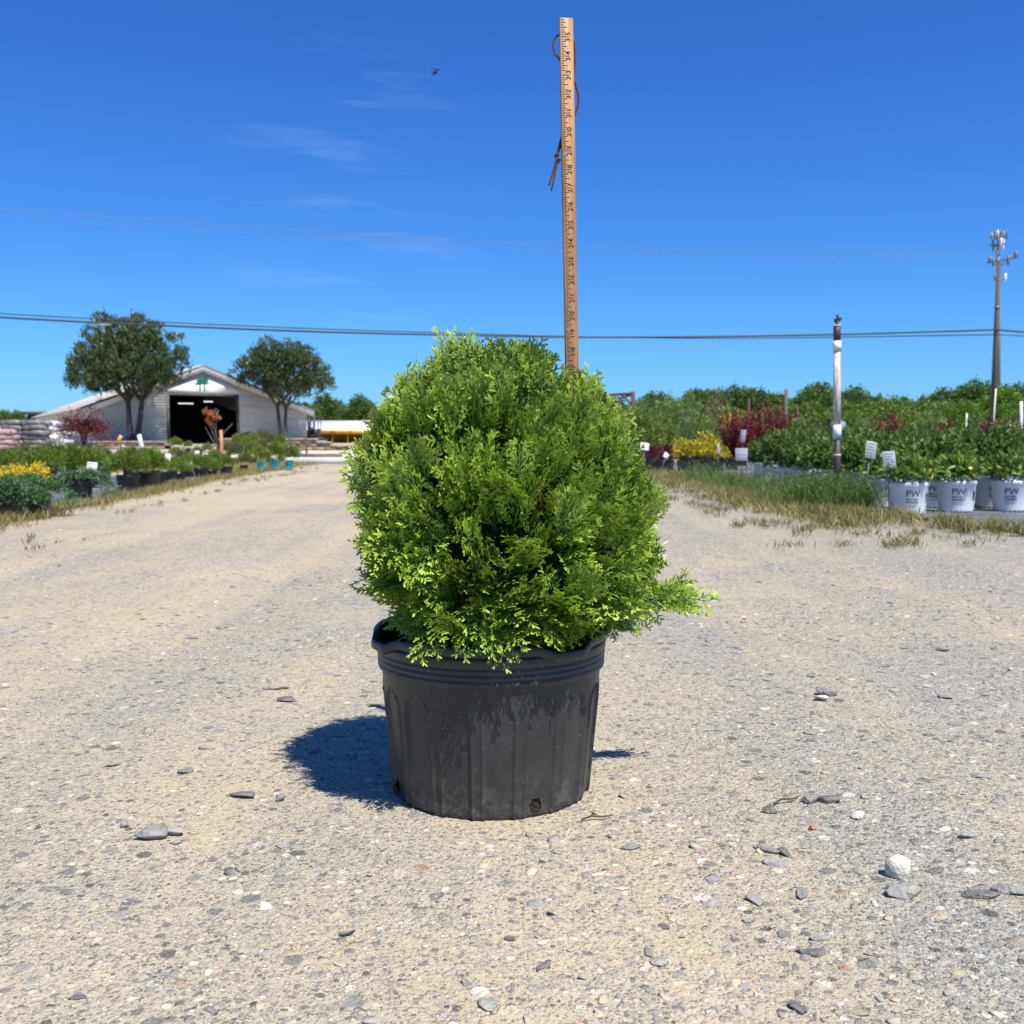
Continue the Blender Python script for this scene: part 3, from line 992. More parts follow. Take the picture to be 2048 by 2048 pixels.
def make_spray(seed, L=0.085, fan=1.0):
    """one flat fan of scale leaves; lies in the XY plane and grows along +X"""
    r = random.Random(seed)
    segs = []          # (p0, p1, width0, width1, tint0, tint1)
    bend = r.uniform(-0.9, 0.9)
    droop = r.uniform(0.2, 2.0)

    def axis_pt(x):
        return np.array([x, bend * x * x * 2.0, -droop * x * x])

    n = 7
    xs_ = np.linspace(0, L * 0.93, n)
    for i in range(n - 1):
        t0, t1 = i / (n - 1), (i + 1) / (n - 1)
        segs.append((axis_pt(xs_[i]), axis_pt(xs_[i + 1]), 0.0021, 0.0023, 0.15 + 0.4 * t0, 0.15 + 0.4 * t1, i == n - 2))
    side = r.choice([-1, 1])
    x = L * r.uniform(0.14, 0.2)
    while x < L * 0.92:
        t = x / L
        bl = L * fan * (0.16 + 0.48 * (1 - t) ** 0.75) * r.uniform(0.8, 1.15)
        ang = side * rad(r.uniform(34, 52)) + math.atan(4 * bend * x)
        p = axis_pt(x)
        tz = r.uniform(-0.25, 0.12)
        m_ = max(2, int(round(bl / 0.0080)))
        step = bl / m_
        a = ang
        sd = r.choice([-1, 1])
        for k in range(m_):
            q = p + step * np.array([math.cos(a), math.sin(a), tz - 0.03 * k])
            last = k == m_ - 1
            tb = 0.30 + 0.5 * ((k + 1) / m_) + r.uniform(-.1, .1)
            segs.append((p, q, 0.0018, 0.0030 if last else 0.0019, tb - 0.12, tb + (0.15 if last else 0), last))
            if k >= 0 and not last or m_ <= 2:
                for sgn in ((sd,) if r.random() < 0.45 else (sd, -sd)):
                    sl = r.uniform(0.0070, 0.0125) * (1 - 0.25 * k / m_)
                    aa = a + sgn * rad(r.uniform(30, 48))
                    q2 = q + sl * np.array([math.cos(aa), math.sin(aa), tz + r.uniform(-.25, .2)])
                    segs.append((q, q2, 0.0018, 0.0031, tb, tb + r.uniform(0.12, 0.40), True))
                sd = -sd
            p = q
            a -= side * rad(r.uniform(2, 7))
        side = -side
        x += L * r.uniform(0.070, 0.095)
    V, Fq, T = [], [], []
    for (p0, p1, w0, w1, t0, t1, last) in segs:
        d = p1 - p0
        ln = np.linalg.norm(d); d = d / ln
        s = np.cross(d, [0, 0, 1.0]); s /= np.linalg.norm(s)
        roll = r.uniform(-0.3, 0.3)
        up = np.cross(s, d)
        s = s * math.cos(roll) + up * math.sin(roll)
        b = len(V)
        if last:
            V += [p0 + s * w0 * .5, p0 - s * w0 * .5, p0 + d * ln * .62 + s * w1 * .55, p0 + d * ln * .62 - s * w1 * .55, p1 + s * w1 * .28, p1 - s * w1 * .28]
            Fq += [(b, b + 1, b + 3, b + 2), (b + 2, b + 3, b + 5, b + 4)]
            T += [t0, t0, (t0 + t1) / 2, (t0 + t1) / 2, t1, t1]
        else:
            V += [p0 + s * w0 * .5, p0 - s * w0 * .5, p1 + s * w1 * .5, p1 - s * w1 * .5]
            Fq += [(b, b + 1, b + 3, b + 2)]
            T += [t0, t0, t1, t1]
    return np.array(V), np.array(Fq), np.clip(np.array(T), 0, 1)


SPR = [make_spray(s, RND.uniform(0.062, 0.098), RND.uniform(0.75, 1.1)) for s in range(12)]
spray_me = []
for V, Fq, T in SPR:
    m_ = MB(); m_.add(V, Fq, T); spray_me.append(m_.mesh('spray', M['thuja']))


def frame(x, n):
    x = x / np.linalg.norm(x)
    y = np.cross(n, x)
    l = np.linalg.norm(y)
    if l < 1e-6:
        y = np.cross([0.3, 0.5, 0.8], x); l = np.linalg.norm(y)
    y = y / l
    return np.stack([x, y, np.cross(x, y)], 1)


def crown_sprays(n, seed, depth, dspread, smin, smax, lowshare=0.0, bunch=5):
    """sprays in small bunches, as they sit along the twigs, with dark gaps between the bunches"""
    r = np.random.default_rng(seed)
    out = []
    while len(out) < n:
        if r.random() < lowshare:
            h = r.uniform(0.20, 0.30)
        else:
            h = 0.205 + 0.452 * r.random() ** 0.88
        az = r.uniform(0, 2 * math.pi)
        rr = float(crown_r(h, np.array(az)))
        if r.random() > rr / 0.24 + 0.10:
            continue
        cap = 1.0
        if h > 0.60:
            cap = math.sqrt(r.random())
        nd = np.array([[math.cos(az), math.sin(az), (h - 0.42) * 3.2]])
        lu = float(lump(unit(nd), 77, 9, 5.0)[0])
        rr = rr * cap * (1 + 0.035 * lu) - depth - abs(r.normal()) * dspread
        if rr < 0.01:
            continue
        o = np.array([math.cos(az), math.sin(az), 0])
        k = np.clip((h - 0.20) / 0.45, 0, 1)
        upw = -0.35 + 1.55 * k ** 0.8 + r.normal() * 0.20
        outw = 1.05 - 0.72 * k
        d0 = o * outw + np.array([0, 0, upw]) + r.normal(size=3) * 0.16
        d0 /= np.linalg.norm(d0)
        if r.random() < 0.55:
            n0 = o * 0.9 + np.array([0, 0, 0.5]) + r.normal(size=3) * 0.4     # fan facing outwards
        else:
            n0 = r.normal(size=3) + np.array([0, 0, 0.35])
        if k < 0.25:
            n0 = o * 0.6 + np.array([0, 0, 1.0]) + r.normal(size=3) * 0.35
        A0_ = frame(d0, n0)
        tip0 = np.array([AX + rr * math.cos(az), rr * math.sin(az), h])
        for _ in range(int(r.integers(bunch - 2, bunch + 2))):
            side = r.normal() * 0.020
            tip = tip0 + A0_[:, 1] * side - A0_[:, 0] * (abs(side) * 0.55 + abs(r.normal()) * 0.010) + A0_[:, 2] * r.normal() * 0.006
            d = d0 + A0_[:, 1] * side * 11 + r.normal(size=3) * 0.10
            A = frame(d, n0 / np.linalg.norm(n0) + r.normal(size=3) * 0.22)
            s = r.uniform(smin, smax)
            vi = int(r.integers(0, len(SPR)))
            L = SPR[vi][0][:, 0].max() * s
            out.append((vi, A, tip - A[:, 0] * L * 0.92, s, tip))
    return out


def dist_cam(tp):
    return math.hypot(tp[0] + PX, tp[1] + PY)


outer = crown_sprays(2000, 31, -0.006, 0.014, 0.62, 1.02, 0.03)
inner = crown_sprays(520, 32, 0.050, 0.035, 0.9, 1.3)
# a stray branch reaching out low on the right, and the small leader on top
stray_tip = at(1384, 1192, 1.50) - Vector((PX, PY, 0))
stray_base = Vector((0.15, 0.02, 0.235))
extra = []
r_ = np.random.default_rng(9)
dS = np.array(tuple((stray_tip - stray_base).normalized()))
stray_len = (stray_tip - stray_base).length
for t in (0.35, 0.45, 0.55, 0.60, 0.66, 0.70, 0.74, 0.78, 0.80, 0.82, 0.84, 0.86, 0.87):
    p = np.array(tuple(stray_base.lerp(stray_tip, t))) + np.array([0, 0, 0.012 * math.sin(t * 3)])
    A = frame(dS + np.array([0, 0, -.25]) + r_.normal(size=3) * np.array([.25, .5, .5]), np.array([r_.normal() * .5, -1.0, 0.3]))
    vi = int(r_.integers(0, 12))
    extra.append((vi, A, p - A[:, 0] * 0.035, 0.72 + 0.2 * r_.random(), p))
for k in range(9):
    p = np.array(tuple(at(905 + r_.normal() * 10, 710 + r_.normal() * 8, 1.44) - Vector((PX, PY, 0))))
    A = frame(np.array([r_.normal() * .28, r_.normal() * .28, 1.0]), np.array([r_.normal(), -1, .1]))
    extra.append((int(r_.integers(0, 12)), A, p - A[:, 0] * 0.03, r_.uniform(0.55, 0.72), p))
# shoots at the foot of the yardstick
for k in range(16):
    p = np.array(tuple(at(1146 + r_.normal() * 30, 772 + r_.normal() * 9, 1.45 + r_.uniform(-.03, .03)) - Vector((PX, PY, 0))))
    A = frame(np.array([r_.normal() * .25 + .2, r_.normal() * .25 - .15, 1.0]), np.array([r_.normal(), -1, .3]))
    extra.append((int(r_.integers(0, 12)), A, p - A[:, 0] * 0.05, r_.uniform(0.6, 0.85), p))
# fronds that hang over the front of the rim
for k in range(26):
    az = rad(r_.uniform(236, 345))
    o = np.array([math.cos(az), math.sin(az), 0])
    p = np.array([AX * 0.5, 0, 0]) + o * r_.uniform(0.128, 0.158) + np.array([0, 0, r_.uniform(0.264, 0.288)])
    A = frame(o * 0.9 + np.array([0, 0, r_.uniform(-0.62, -0.10)]) + r_.normal(size=3) * 0.22, o * 0.7 + np.array([0, 0, 1.0]) + r_.normal(size=3) * .25)
    extra.append((int(r_.integers(0, 12)), A, p, r_.uniform(0.55, 0.85), p))

allsp = outer + extra
order = sorted(range(len(allsp)), key=lambda i: dist_cam(allsp[i][4]))
vis = [i for i in order if allsp[i][4][1] < 0.03]
pick = set(vis[:260]) | set(range(len(outer), len(outer) + 13))
for i in sorted(pick):
    vi, A, p, s, tp = allsp[i]
    mt = Matrix([[A[0, 0], A[0, 1], A[0, 2]], [A[1, 0], A[1, 1], A[1, 2]], [A[2, 0], A[2, 1], A[2, 2]]])
    o = put('spray', spray_me[vi], shrub, Vector(p), mt.to_euler(), s)
mb = MB()
for i, (vi, A, p, s, tp) in enumerate(allsp):
    if i in pick:
        continue
    V, Fq, T = SPR[vi]
    mb.add((V * s) @ A.T + p, Fq, np.clip(T + rng.normal() * 0.07, 0, 1))
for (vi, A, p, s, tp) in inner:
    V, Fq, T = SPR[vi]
    mb.add((V * s) @ A.T + p, Fq, T * 0.45)  # inner sprays coloured darker to paint in the shade of the gaps
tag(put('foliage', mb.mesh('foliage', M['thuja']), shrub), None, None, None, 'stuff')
mb = MB()
r_ = random.Random(3)
for k in range(34):
    az = r_.uniform(0, 6.283); rr = r_.uniform(0.04, 0.19); h = r_.uniform(0.30, 0.58)
    rr = min(rr, float(crown_r(h, np.array(az))) - 0.05)
    b = Vector((0.01 + 0.02 * math.cos(az), 0.02 * math.sin(az), 0.19))
    e = Vector((AX + rr * math.cos(az), rr * math.sin(az), h))
    m1 = b.lerp(e, 0.45) + Vector((0.3 * rr * math.cos(az), 0.3 * rr * math.sin(az), -0.02))
    tube(mb, [b, m1, e], [0.005, 0.0032, 0.0012], 6)
tube(mb, [stray_base - Vector((0.14, 0, 0.04)), stray_base, stray_base.lerp(stray_tip, .6) + Vector((0, 0, .012)), stray_base.lerp(stray_tip, .88)], [.004, .003, .002, .001], 6)
put('stem', mb.mesh('stem', M['bark_twig'], True), shrub)

# ================================================================== THE YARDSTICK
T_ = at(1132, 37, 1.470)
P17 = at(1143.5, 735, 1.496)
sd = (T_ - P17).normalized()
base = T_ - sd * 0.9144
xax = Vector((math.cos(rad(13)), math.sin(rad(13)), 0)); xax = (xax - sd * xax.dot(sd)).normalized()
yax = sd.cross(xax)
stick = thing('yardstick', 'worn wooden yardstick standing upright behind the shrub with a leather cord', 'yardstick', base)
stick.rotation_euler = Matrix([[xax.x, yax.x, sd.x], [xax.y, yax.y, sd.y], [xax.z, yax.z, sd.z]]).to_euler()
SW, ST = 0.0190, 0.0075
mb = MB(); box(mb, (0, 0, 0.4572), (SW, ST, 0.9144), bev=0.0011)
put('blade', mb.mesh('blade', M['stickwood']), stick)
mbt = MB(); mbn = MB()
def inkbar(mb_, x0, x1, z, th):
    y = -ST / 2 - 0.00018
    mb_.add([(x0, y, z - th / 2), (x1, y, z - th / 2), (x1, y, z + th / 2), (x0, y, z + th / 2)], [(0, 1, 2, 3)])
inch = 0.0254
xl = -SW / 2 + 0.0014
for e in range(1, 36 * 8):
    ln = {0: 0.0118, 4: 0.0085, 2: 0.0058, 6: 0.0058}.get(e % 8, 0.0036)
    st = 0.0 if e % 8 else 0.0
    if RND.random() < 0.04 and e % 8:
        continue
    inkbar(mbt, xl + RND.uniform(0, .0008), xl + ln * RND.uniform(.9, 1.0), e * inch / 8, 0.0008 if e % 8 else 0.0009)
for k in range(1, 36):
    s_ = str(k)
    mbn = MB()
    for j, ch in enumerate(s_):
        V, Fc = NUM[int(ch)]
        off = ((j - (len(s_) - 1) / 2) * 0.0082) if len(s_) > 1 else 0.0062
        # turned a quarter so that the row of digits climbs the stick
        P = np.stack([-(V[:, 1]) + 0.0012 , np.full(len(V), -ST / 2 - 0.00022), V[:, 0] + k * inch + off], 1)
        mbn.add(P, Fc)
    put('numeral', mbn.mesh('numeral', M['ink']), stick)
put('tick_marks', mbt.mesh('tick_marks', M['ink']), stick)['kind'] = 'stuff'
# leather cord threaded through the hole near the top
def spl(pts, n=8):
    out = []
    P = [Vector(p) for p in pts]
    for i in range(len(P) - 1):
        p0, p1, p2, p3 = P[max(i - 1, 0)], P[i], P[i + 1], P[min(i + 2, len(P) - 1)]
        for k in range(n):
            t = k / n
            out.append(0.5 * ((2 * p1) + (p2 - p0) * t + (2 * p0 - 5 * p1 + 4 * p2 - p3) * t * t + (3 * p1 - p0 - 3 * p2 + p3) * t ** 3))
    out.append(P[-1])
    return out
tz = 0.9144
cb = ST / 2 + 0.002
mb = MB()
tube(mb, spl([(0.000, cb, tz - .020), (-0.012, cb, tz - .022), (-.0175, cb, tz - .033), (-.0150, cb, tz - .046), (-.009, cb, tz - .053), (0.002, cb + .001, tz - .075), (.006, cb + .001, tz - .1), (-.002, cb + .001, tz - .14), (-.010, cb, tz - .165), (-.0145, cb, tz - .183)]), 0.00155, 8)
tube(mb, spl([(0.000, cb + .003, tz - .020), (.0115, cb + .002, tz - .024), (.0142, cb + .001, tz - .04), (.0135, cb + .001, tz - .06), (.0118, cb + .002, tz - .075), (.0145, cb + .002, tz - .085), (.0185, cb + .002, tz - .1), (.0175, cb + .002, tz - .115), (.0100, cb + .002, tz - .131), (.0, cb + .003, tz - .15), (-.0095, cb + .001, tz - .17), (-.0150, cb, tz - .183)]), 0.0016, 8)
tube(mb, spl([(-.0155, cb, tz - .186), (-.021, cb, tz - .205), (-.0275, cb, tz - .224)]), 0.0015, 8)
tube(mb, spl([(-.0140, cb + .001, tz - .186), (-.0180, cb + .001, tz - .208), (-.0240, cb + .001, tz - .231)]), 0.0015, 8)
cord = put('cord', mb.mesh('cord', M['leather'], True), stick)
mb = MB()
for (cx, cz, rr) in ((-.0148, tz - .1835, .0043), (-.0125, tz - .1905, .0040)):
    v = rock_shape(2, np.random.default_rng(5), 5, .03) * rr
    mb.add(v + np.array([cx, cb, cz]), ICO[2][1])
put('knot', mb.mesh('knot', M['leather'], True), cord)
# ================================================================== FOLIAGE LIBRARY (shared meshes)
def ell(n, rx, ry, rz, cz, seed, shell=0.45, amp=0.12, fr=3.5, low=-1.0):
    """points and outward normals in a lumpy ellipsoid"""
    r = np.random.default_rng(seed)
    d = ndir(n * 3, r)
    d = d[d[:, 2] > low][:n]
    k = (1 - shell * r.random(len(d)) ** 1.6) * (1 + amp * lump(d, seed + 1, 8, fr))
    P = d * k[:, None] * np.array([rx, ry, rz]) + np.array([0, 0, cz])
    return P, unit(d / np.array([rx, ry, rz])), r


def fol_ball(name, mat, n, rx, rz, cz, L, W, up=0.5, seed=1, shell=0.5, amp=0.12, low=-0.6, jit=0.5):
    P, Nn, r = ell(n, rx, rx, rz, cz, seed, shell, amp, low=low)
    D = Nn + np.array([0, 0, up]) + r.normal(size=P.shape) * jit
    m_ = MB()
    leaves(m_, P, D, Nn + r.normal(size=P.shape) * .6 + np.array([0, 0, .4]), L * r.uniform(.7, 1.3, len(P)), W * r.uniform(.8, 1.2, len(P)), np.clip(r.normal(0.55, .22, len(P)), 0, 1))
    return m_.mesh(name, M[mat])


def fol_arms(name, mat, arms, per, reach, rise, drop, cz, L, W, seed=1, fan=0.03, spread=None):
    """arching feathery shoots (junipers, maples)"""
    r = np.random.default_rng(seed)
    m_ = MB()
    for _ in range(arms):
        az = r.uniform(0, 6.283) if spread is None else r.uniform(*spread)
        re = reach * r.uniform(.6, 1.1); ri = rise * r.uniform(.5, 1.15); dr = drop * r.uniform(.5, 1.2)
        t = r.uniform(0.05, 1, per)
        o = np.array([math.cos(az), math.sin(az), 0])
        P = o[None] * (re * t)[:, None]
        P[:, 2] = cz + ri * np.sin(t * 2.2) - dr * t ** 2.2
        P += r.normal(size=P.shape) * fan * (0.4 + t[:, None])
        D = o[None] + np.array([0, 0, .5]) * (1 - t[:, None]) + r.normal(size=P.shape) * .55
        leaves(m_, P, D, np.array([[0, 0, 1.0]]) + r.normal(size=P.shape) * .4, L * r.uniform(.7, 1.3, per), W, np.clip(r.normal(.5, .22, per) + .2 * (t - .5), 0, 1))
    return m_.mesh(name, M[mat])


def fol_upright(name, mat, stems, per, rx, h, L, W, seed=1, cz=0.0, lean=0.25, mix=None):
    """upright wands set with small leaves (barberry, grasses, willows)"""
    r = np.random.default_rng(seed)
    m_ = MB()
    for _ in range(stems):
        az = r.uniform(0, 6.283); rr = rx * math.sqrt(r.random()); hh = h * r.uniform(.55, 1.08) * (1 - .25 * rr / rx)
        t = r.uniform(0.08, 1, per)
        P = np.zeros((per, 3))
        P[:, 0] = math.cos(az) * rr * (0.35 + t * (0.65 + lean)); P[:, 1] = math.sin(az) * rr * (0.35 + t * (0.65 + lean))
        P[:, 2] = cz + hh * t
        P += r.normal(size=P.shape) * rx * .07
        D = r.normal(size=P.shape) * .7 + np.array([0, 0, .8])
        leaves(m_, P, D, ndir(per, r), L * r.uniform(.7, 1.3, per), W, np.clip(r.normal(.5, .22, per), 0, 1))
    return m_.mesh(name, M[mat])


FM = {}
FM['yew'] = [fol_ball('foliage', 'yew', 2600, .215, .17, .15, .060, .010, .7, s, .55, .16, -.45) for s in (1, 2, 3)]
FM['olive'] = [fol_ball('foliage', 'olive', 1800, .21, .17, .15, .060, .008, .9, s, .7, .18, -.4) for s in (4, 5)]
FM['teal'] = [fol_arms('foliage', 'teal', 44, 75, .27, .15, .16, .03, .050, .010, s, .022) for s in (6, 7)]
FM['trail'] = [fol_arms('foliage', 'trail', 20, 70, .20, .07, .05, .01, .045, .008, 8, .014)]
FM['gold'] = [fol_arms('foliage', 'gold', 34, 46, .20, .17, .08, .02, .060, .013, s, .02) for s in (9, 10)]
FM['lowgreen'] = [fol_ball('foliage', 'yew', 1300, .16, .10, .08, .045, .009, .5, s, .6, .2, -.3) for s in (11, 12)]
FM['hyd'] = [fol_ball('foliage', 'hyd', 1700, .215, .18, .17, .054, .023, .25, s, .75, .24, -.6, .8) for s in (13, 14, 15)]
FM['hydlight'] = [fol_ball('foliage', 'hydlight', 620, .15, .10, .085, .052, .022, .35, s, .8, .22, -.35, .8) for s in (16, 17)]
FM['red'] = [fol_upright('foliage', 'redleaf', 46, 60, .19, .80, .040, .020, s) for s in (18, 19)]
FM['purple'] = [fol_ball('foliage', 'purple', 1100, .19, .13, .11, .040, .018, .6, s, .7, .2, -.4) for s in (20, 21)]
FM['yellow'] = [fol_ball('foliage', 'yellowgreen', 900, .19, .16, .14, .055, .022, .6, s, .65, .22, -.4) for s in (22, 23)]
FM['plume'] = [fol_upright('foliage', 'plume', 40, 34, .22, .85, .075, .012, s, .0, .35) for s in (24, 25)]
FM['shrubgreen'] = [fol_ball('foliage', 'scrub', 1500, .32, .34, .33, .070, .028, .5, s, .6, .2, -.8) for s in (26, 27)]
FM['astilbe'] = [fol_upright('foliage', 'redleaf', 9, 26, .12, .34, .040, .016, 28, .30)]
FM['bushteal'] = [fol_ball('foliage', 'scrub', 1100, .17, .17, .15, .050, .018, .6, s, .65, .22, -.5) for s in (29, 30)]


def pot_mesh(name, mat, r_top, r_bot, h, lip=0.008, crenel=False, n=40):
    m_ = MB()
    pr = [(r_bot * .9, .004), (r_bot, 0.0), (r_bot + (r_top - r_bot) * .08, h * .08), (r_top - (r_top - r_bot) * .12, h * .86), (r_top, h * .875), (r_top + lip * .4, h * .90),
          (r_top + lip * .5, h * .975), (r_top + lip * .2, h), (r_top - lip * .6, h), (r_top - lip, h * .96), (r_top * .93, h * .80), (0.001, h * .80)]
    lathe(m_, pr, n)
    if crenel:
        v = m_.v[0]
        for k in range(n):
            if k % 3 == 0:
                v[n + k, 2] = 0.014; v[k, 2] = 0.02
    return m_.mesh(name, M[mat], False)


def soil_mesh(r_top, h):
    m_ = MB(); r0 = np.random.default_rng(2)
    lathe(m_, [(r_top * .92, h * .86), (r_top * .6, h * .875), (r_top * .3, h * .88), (.004, h * .885)], 20, fn=lambda r, z, t: (r, z + r0.normal() * .003))
    return m_.mesh('soil', M['soil'])


POTS = {
    'big': (pot_mesh('pot', 'potblack', .145, .120, .235), soil_mesh(.145, .235), .235),
    'mid': (pot_mesh('pot', 'potblack', .105, .088, .175), soil_mesh(.105, .175), .175),
    'small': (pot_mesh('pot', 'potblack', .075, .062, .13), soil_mesh(.075, .13), .13),
    'teal': (pot_mesh('pot', 'potteal', .080, .068, .17), soil_mesh(.080, .17), .17),
    'tray': (pot_mesh('pot', 'potblack', .16, .15, .17), soil_mesh(.16, .17), .17),
    'grey': (pot_mesh('pot', 'potgrey', .14, .13, .15), soil_mesh(.14, .15), .15),
    'white': (pot_mesh('pot', 'potwhite', .121, .104, .205, .007, True, 72), soil_mesh(.121, .205), .205),
}
# lettering wrapped round the white pot
def wrap(mb_, V, Fc, ang0, z0, dx, r_of):
    a = ang0 + (V[:, 0] + dx) / 0.115
    z = z0 + V[:, 1]
    r = r_of(z) + 0.0011
    mb_.add(np.stack([r * np.cos(a), r * np.sin(a), z], 1), Fc)


def wr(z):
    return .104 + (.121 - .104) * (.08 + .80 * np.clip((z / .205 - .08) / .78, 0, 1)) 


mb = MB()
wrap(mb, *PW[0], -math.pi / 2, .136, -.024, wr)
wrap(mb, *PW[1], -math.pi / 2, .136, .020, wr)
wrap(mb, *PROVEN, -math.pi / 2, .101, 0, wr)
wrap(mb, *WINNERS, -math.pi / 2, .083, 0, wr)
for zz, w_ in ((.066, .07), (.056, .06)):
    q = np.array([(x, y, 0) for x in np.linspace(-w_ / 2, w_ / 2, 9) for y in (-.0012, .0012)])
    wrap(mb, q, [(2 * i, 2 * i + 2, 2 * i + 3, 2 * i + 1) for i in range(8)], -math.pi / 2, zz, 0, wr)
for k in range(5):       # barcode-like column at the side
    q = np.array([(x, y, 0) for x in (-.0018, .0018) for y in np.linspace(-.03, .03, 6)])
    wrap(mb, q, [(i, i + 6, i + 7, i + 1) for i in range(5)], -math.pi / 2 + .95 + k * .05, .11, 0, wr)
PW_ME = mb.mesh('lettering', M['print'])
mb = MB()
q = np.array([(0, -.013, 0), (.006, -.006, 0), (.009, .004, 0), (.006, .012, 0), (-.001, .006, 0), (-.003, -.004, 0)])
wrap(mb, q, [(0, 1, 2, 3, 4, 5)], -math.pi / 2, .128, 0.000, lambda z: wr(z) + .0006)
PW_LEAF = mb.mesh('leaf_mark', M['printgreen'])


def htot(pot_kind, fol, fs, fz, i):
    me = FM[fol][i % len(FM[fol])]
    co = np.empty(len(me.vertices) * 3, np.float32); me.vertices.foreach_get('co', co)
    return POTS[pot_kind][2] * .86 + fz + fs * float(np.percentile(co[2::3], 99))


def potted(name, label, cat, group, loc, pot_kind, fol, rz=0.0, s=1.0, fs=1.0, lettering=None, fz=0.0, i=0, top=None):
    if top is not None:
        s = (CH - (top - 872.0) * loc.y / FPX) / htot(pot_kind, fol, fs, fz, i)
    t = thing(name, label, cat, (loc.x, loc.y, float(gz(loc.x, loc.y)) + 0.014), rz, group)
    t.scale = (s, s, s)
    pm, sm, h = POTS[pot_kind]
    p_ = put('pot', pm, t)
    put('soil', sm, t)
    fo = put('foliage', FM[fol][i % len(FM[fol])], t, (0, 0, h * .86 + fz), (0, 0, RND.uniform(0, 6.28)), fs)
    fo['kind'] = 'stuff'
    if lettering is not None:
        put('lettering', PW_ME, p_, rot=(0, 0, lettering))
        put('leaf_mark', PW_LEAF, p_, rot=(0, 0, lettering))
    return t


# ------------------------------------------------------------------ left: evergreens on the ground cloth
GA = 'blue-green junipers at the corner of the cloth'
for i, (a, b, s) in enumerate(((78, 1033, .95), (20, 1040, 1.0), (-34, 1032, 1.05), (36, 1016, .9))):
    potted('potted_juniper', 'spreading blue-green juniper in a black pot at the near corner of the ground cloth', 'potted plant', GA, gp(a, b), 'mid', 'teal', i, s, .95, i=i, top=(955, 962, 958, 950)[i])
for i, (a, b) in enumerate(((8, 1003), (58, 1000))):
    potted('potted_gold_cypress', 'bright golden thread-leaf cypress behind the blue-green junipers', 'potted plant', 'golden cypresses', gp(a, b), 'mid', 'gold', i, 1.0, 1.0, i=i, top=(940, 930)[i])
for i, (a, b, s) in enumerate(((24, 984, 1.0), (90, 985, 1.02), (140, 980, 1.05), (178, 978, .95))):
    potted('potted_yew', 'bushy green yew in a row behind the golden cypresses and trailing juniper', 'potted plant', 'bushy yews in a row', gp(a, b), 'big', 'yew', i, s, 1.1, i=i, top=(898, 896, 893, 897)[i])
potted('potted_juniper', 'low grey-green juniper trailing over the side of its black pot beside a white sign', 'potted plant', None, gp(160, 999), 'mid', 'trail', 0.3, 1.0, 1.0)
ob = bpy.data.objects[-1] if False else None
tj = gp(160, 999)
FM['trailarm'] = [fol_arms('trailing_branch', 'trail', 9, 120, .36, .10, .34, .14, .045, .008, 88, .016, (-0.75, -0.05))]
for o in [q for q in bpy.data.objects if q.get('label', '').startswith('low grey-green juniper')]:
    b_ = put('trailing_branch', FM['trailarm'][0], o); b_['kind'] = 'stuff'
potted('potted_yew', 'large bushy green yew in the widest black pot at the edge of the cloth', 'potted plant', None, gp(257, 988), 'big', 'yew', 1, 1.0, 1.1, i=1, top=898)
potted('potted_yew', 'bushy yew in a black pot squeezed behind the widest one', 'potted plant', None, gp(298, 983), 'big', 'yew', 2, .92, .9, i=2, top=901)
potted('potted_yew', 'small low yew in a clean black pot beside a white plant tag', 'potted plant', None, gp(322, 975), 'mid', 'lowgreen', 2, 1.12, 1.1, i=0, top=916)
for i, (a, b, k, f_, s) in enumerate(((361, 969, 'small', 'lowgreen', 1.1), (345, 962, 'small', 'lowgreen', 1.1), (401, 961, 'small', 'lowgreen', 1.2), (425, 959, 'small', 'lowgreen', 1.1), (453, 956, 'mid', 'lowgreen', 1.0), (385, 956, 'small', 'lowgreen', 1.2), (368, 955, 'small', 'lowgreen', 1.2), (410, 952, 'small', 'lowgreen', 1.2), (436, 950, 'mid', 'lowgreen', 1.0))):
    potted('potted_juniper', 'low yellow-green juniper in a small black pot beyond the yews', 'potted plant', 'low junipers in small black pots', gp(a, b), k, f_, i, s, 1.0, i=i, top=924 - 5 * (i % 3) - (965 - b) * .5)
for i, (a, b) in enumerate(((48, 963), (112, 962), (150, 958), (205, 962), (262, 962))):
    potted('potted_shrub', 'dull olive twiggy shrub rising behind the row of yews', 'potted plant', 'olive twiggy shrubs', gp(a, b), 'big', 'olive', i, 1.05, 1.1, i=i, top=(892, 884, 888, 893, 898)[i])
potted('potted_shrub', 'round olive-green shrub in a grey pot next to the teal pots', 'potted plant', None, gp(488, 946), 'mid', 'olive', 1, .9, .95, top=908)
for i, (a, b, s) in enumerate(((522, 943, 1.0), (550, 941.5, 1.05), (579, 940, 1.05))):
    t_ = potted('potted_shrub', ['leafy green shrub in a half-hidden teal pot', 'leafy green shrub in a teal pot between two others', 'leafy green shrub with white blossoms in a teal pot'][i], 'potted plant', 'shrubs in teal pots', gp(a, b), 'teal', 'bushteal', i, s, 1.0, i=i, top=(893, 886, 888)[i])
    if i == 2:
        m_ = MB(); r = np.random.default_rng(2)
        P = r.normal(size=(60, 3)) * np.array([.035, .035, .04]) + np.array([.10, -.06, .37])
        leaves(m_, P, ndir(60, r), ndir(60, r), .035, .03, .5)
        put('blossom', m_.mesh('blossom', M['flower']), t_)
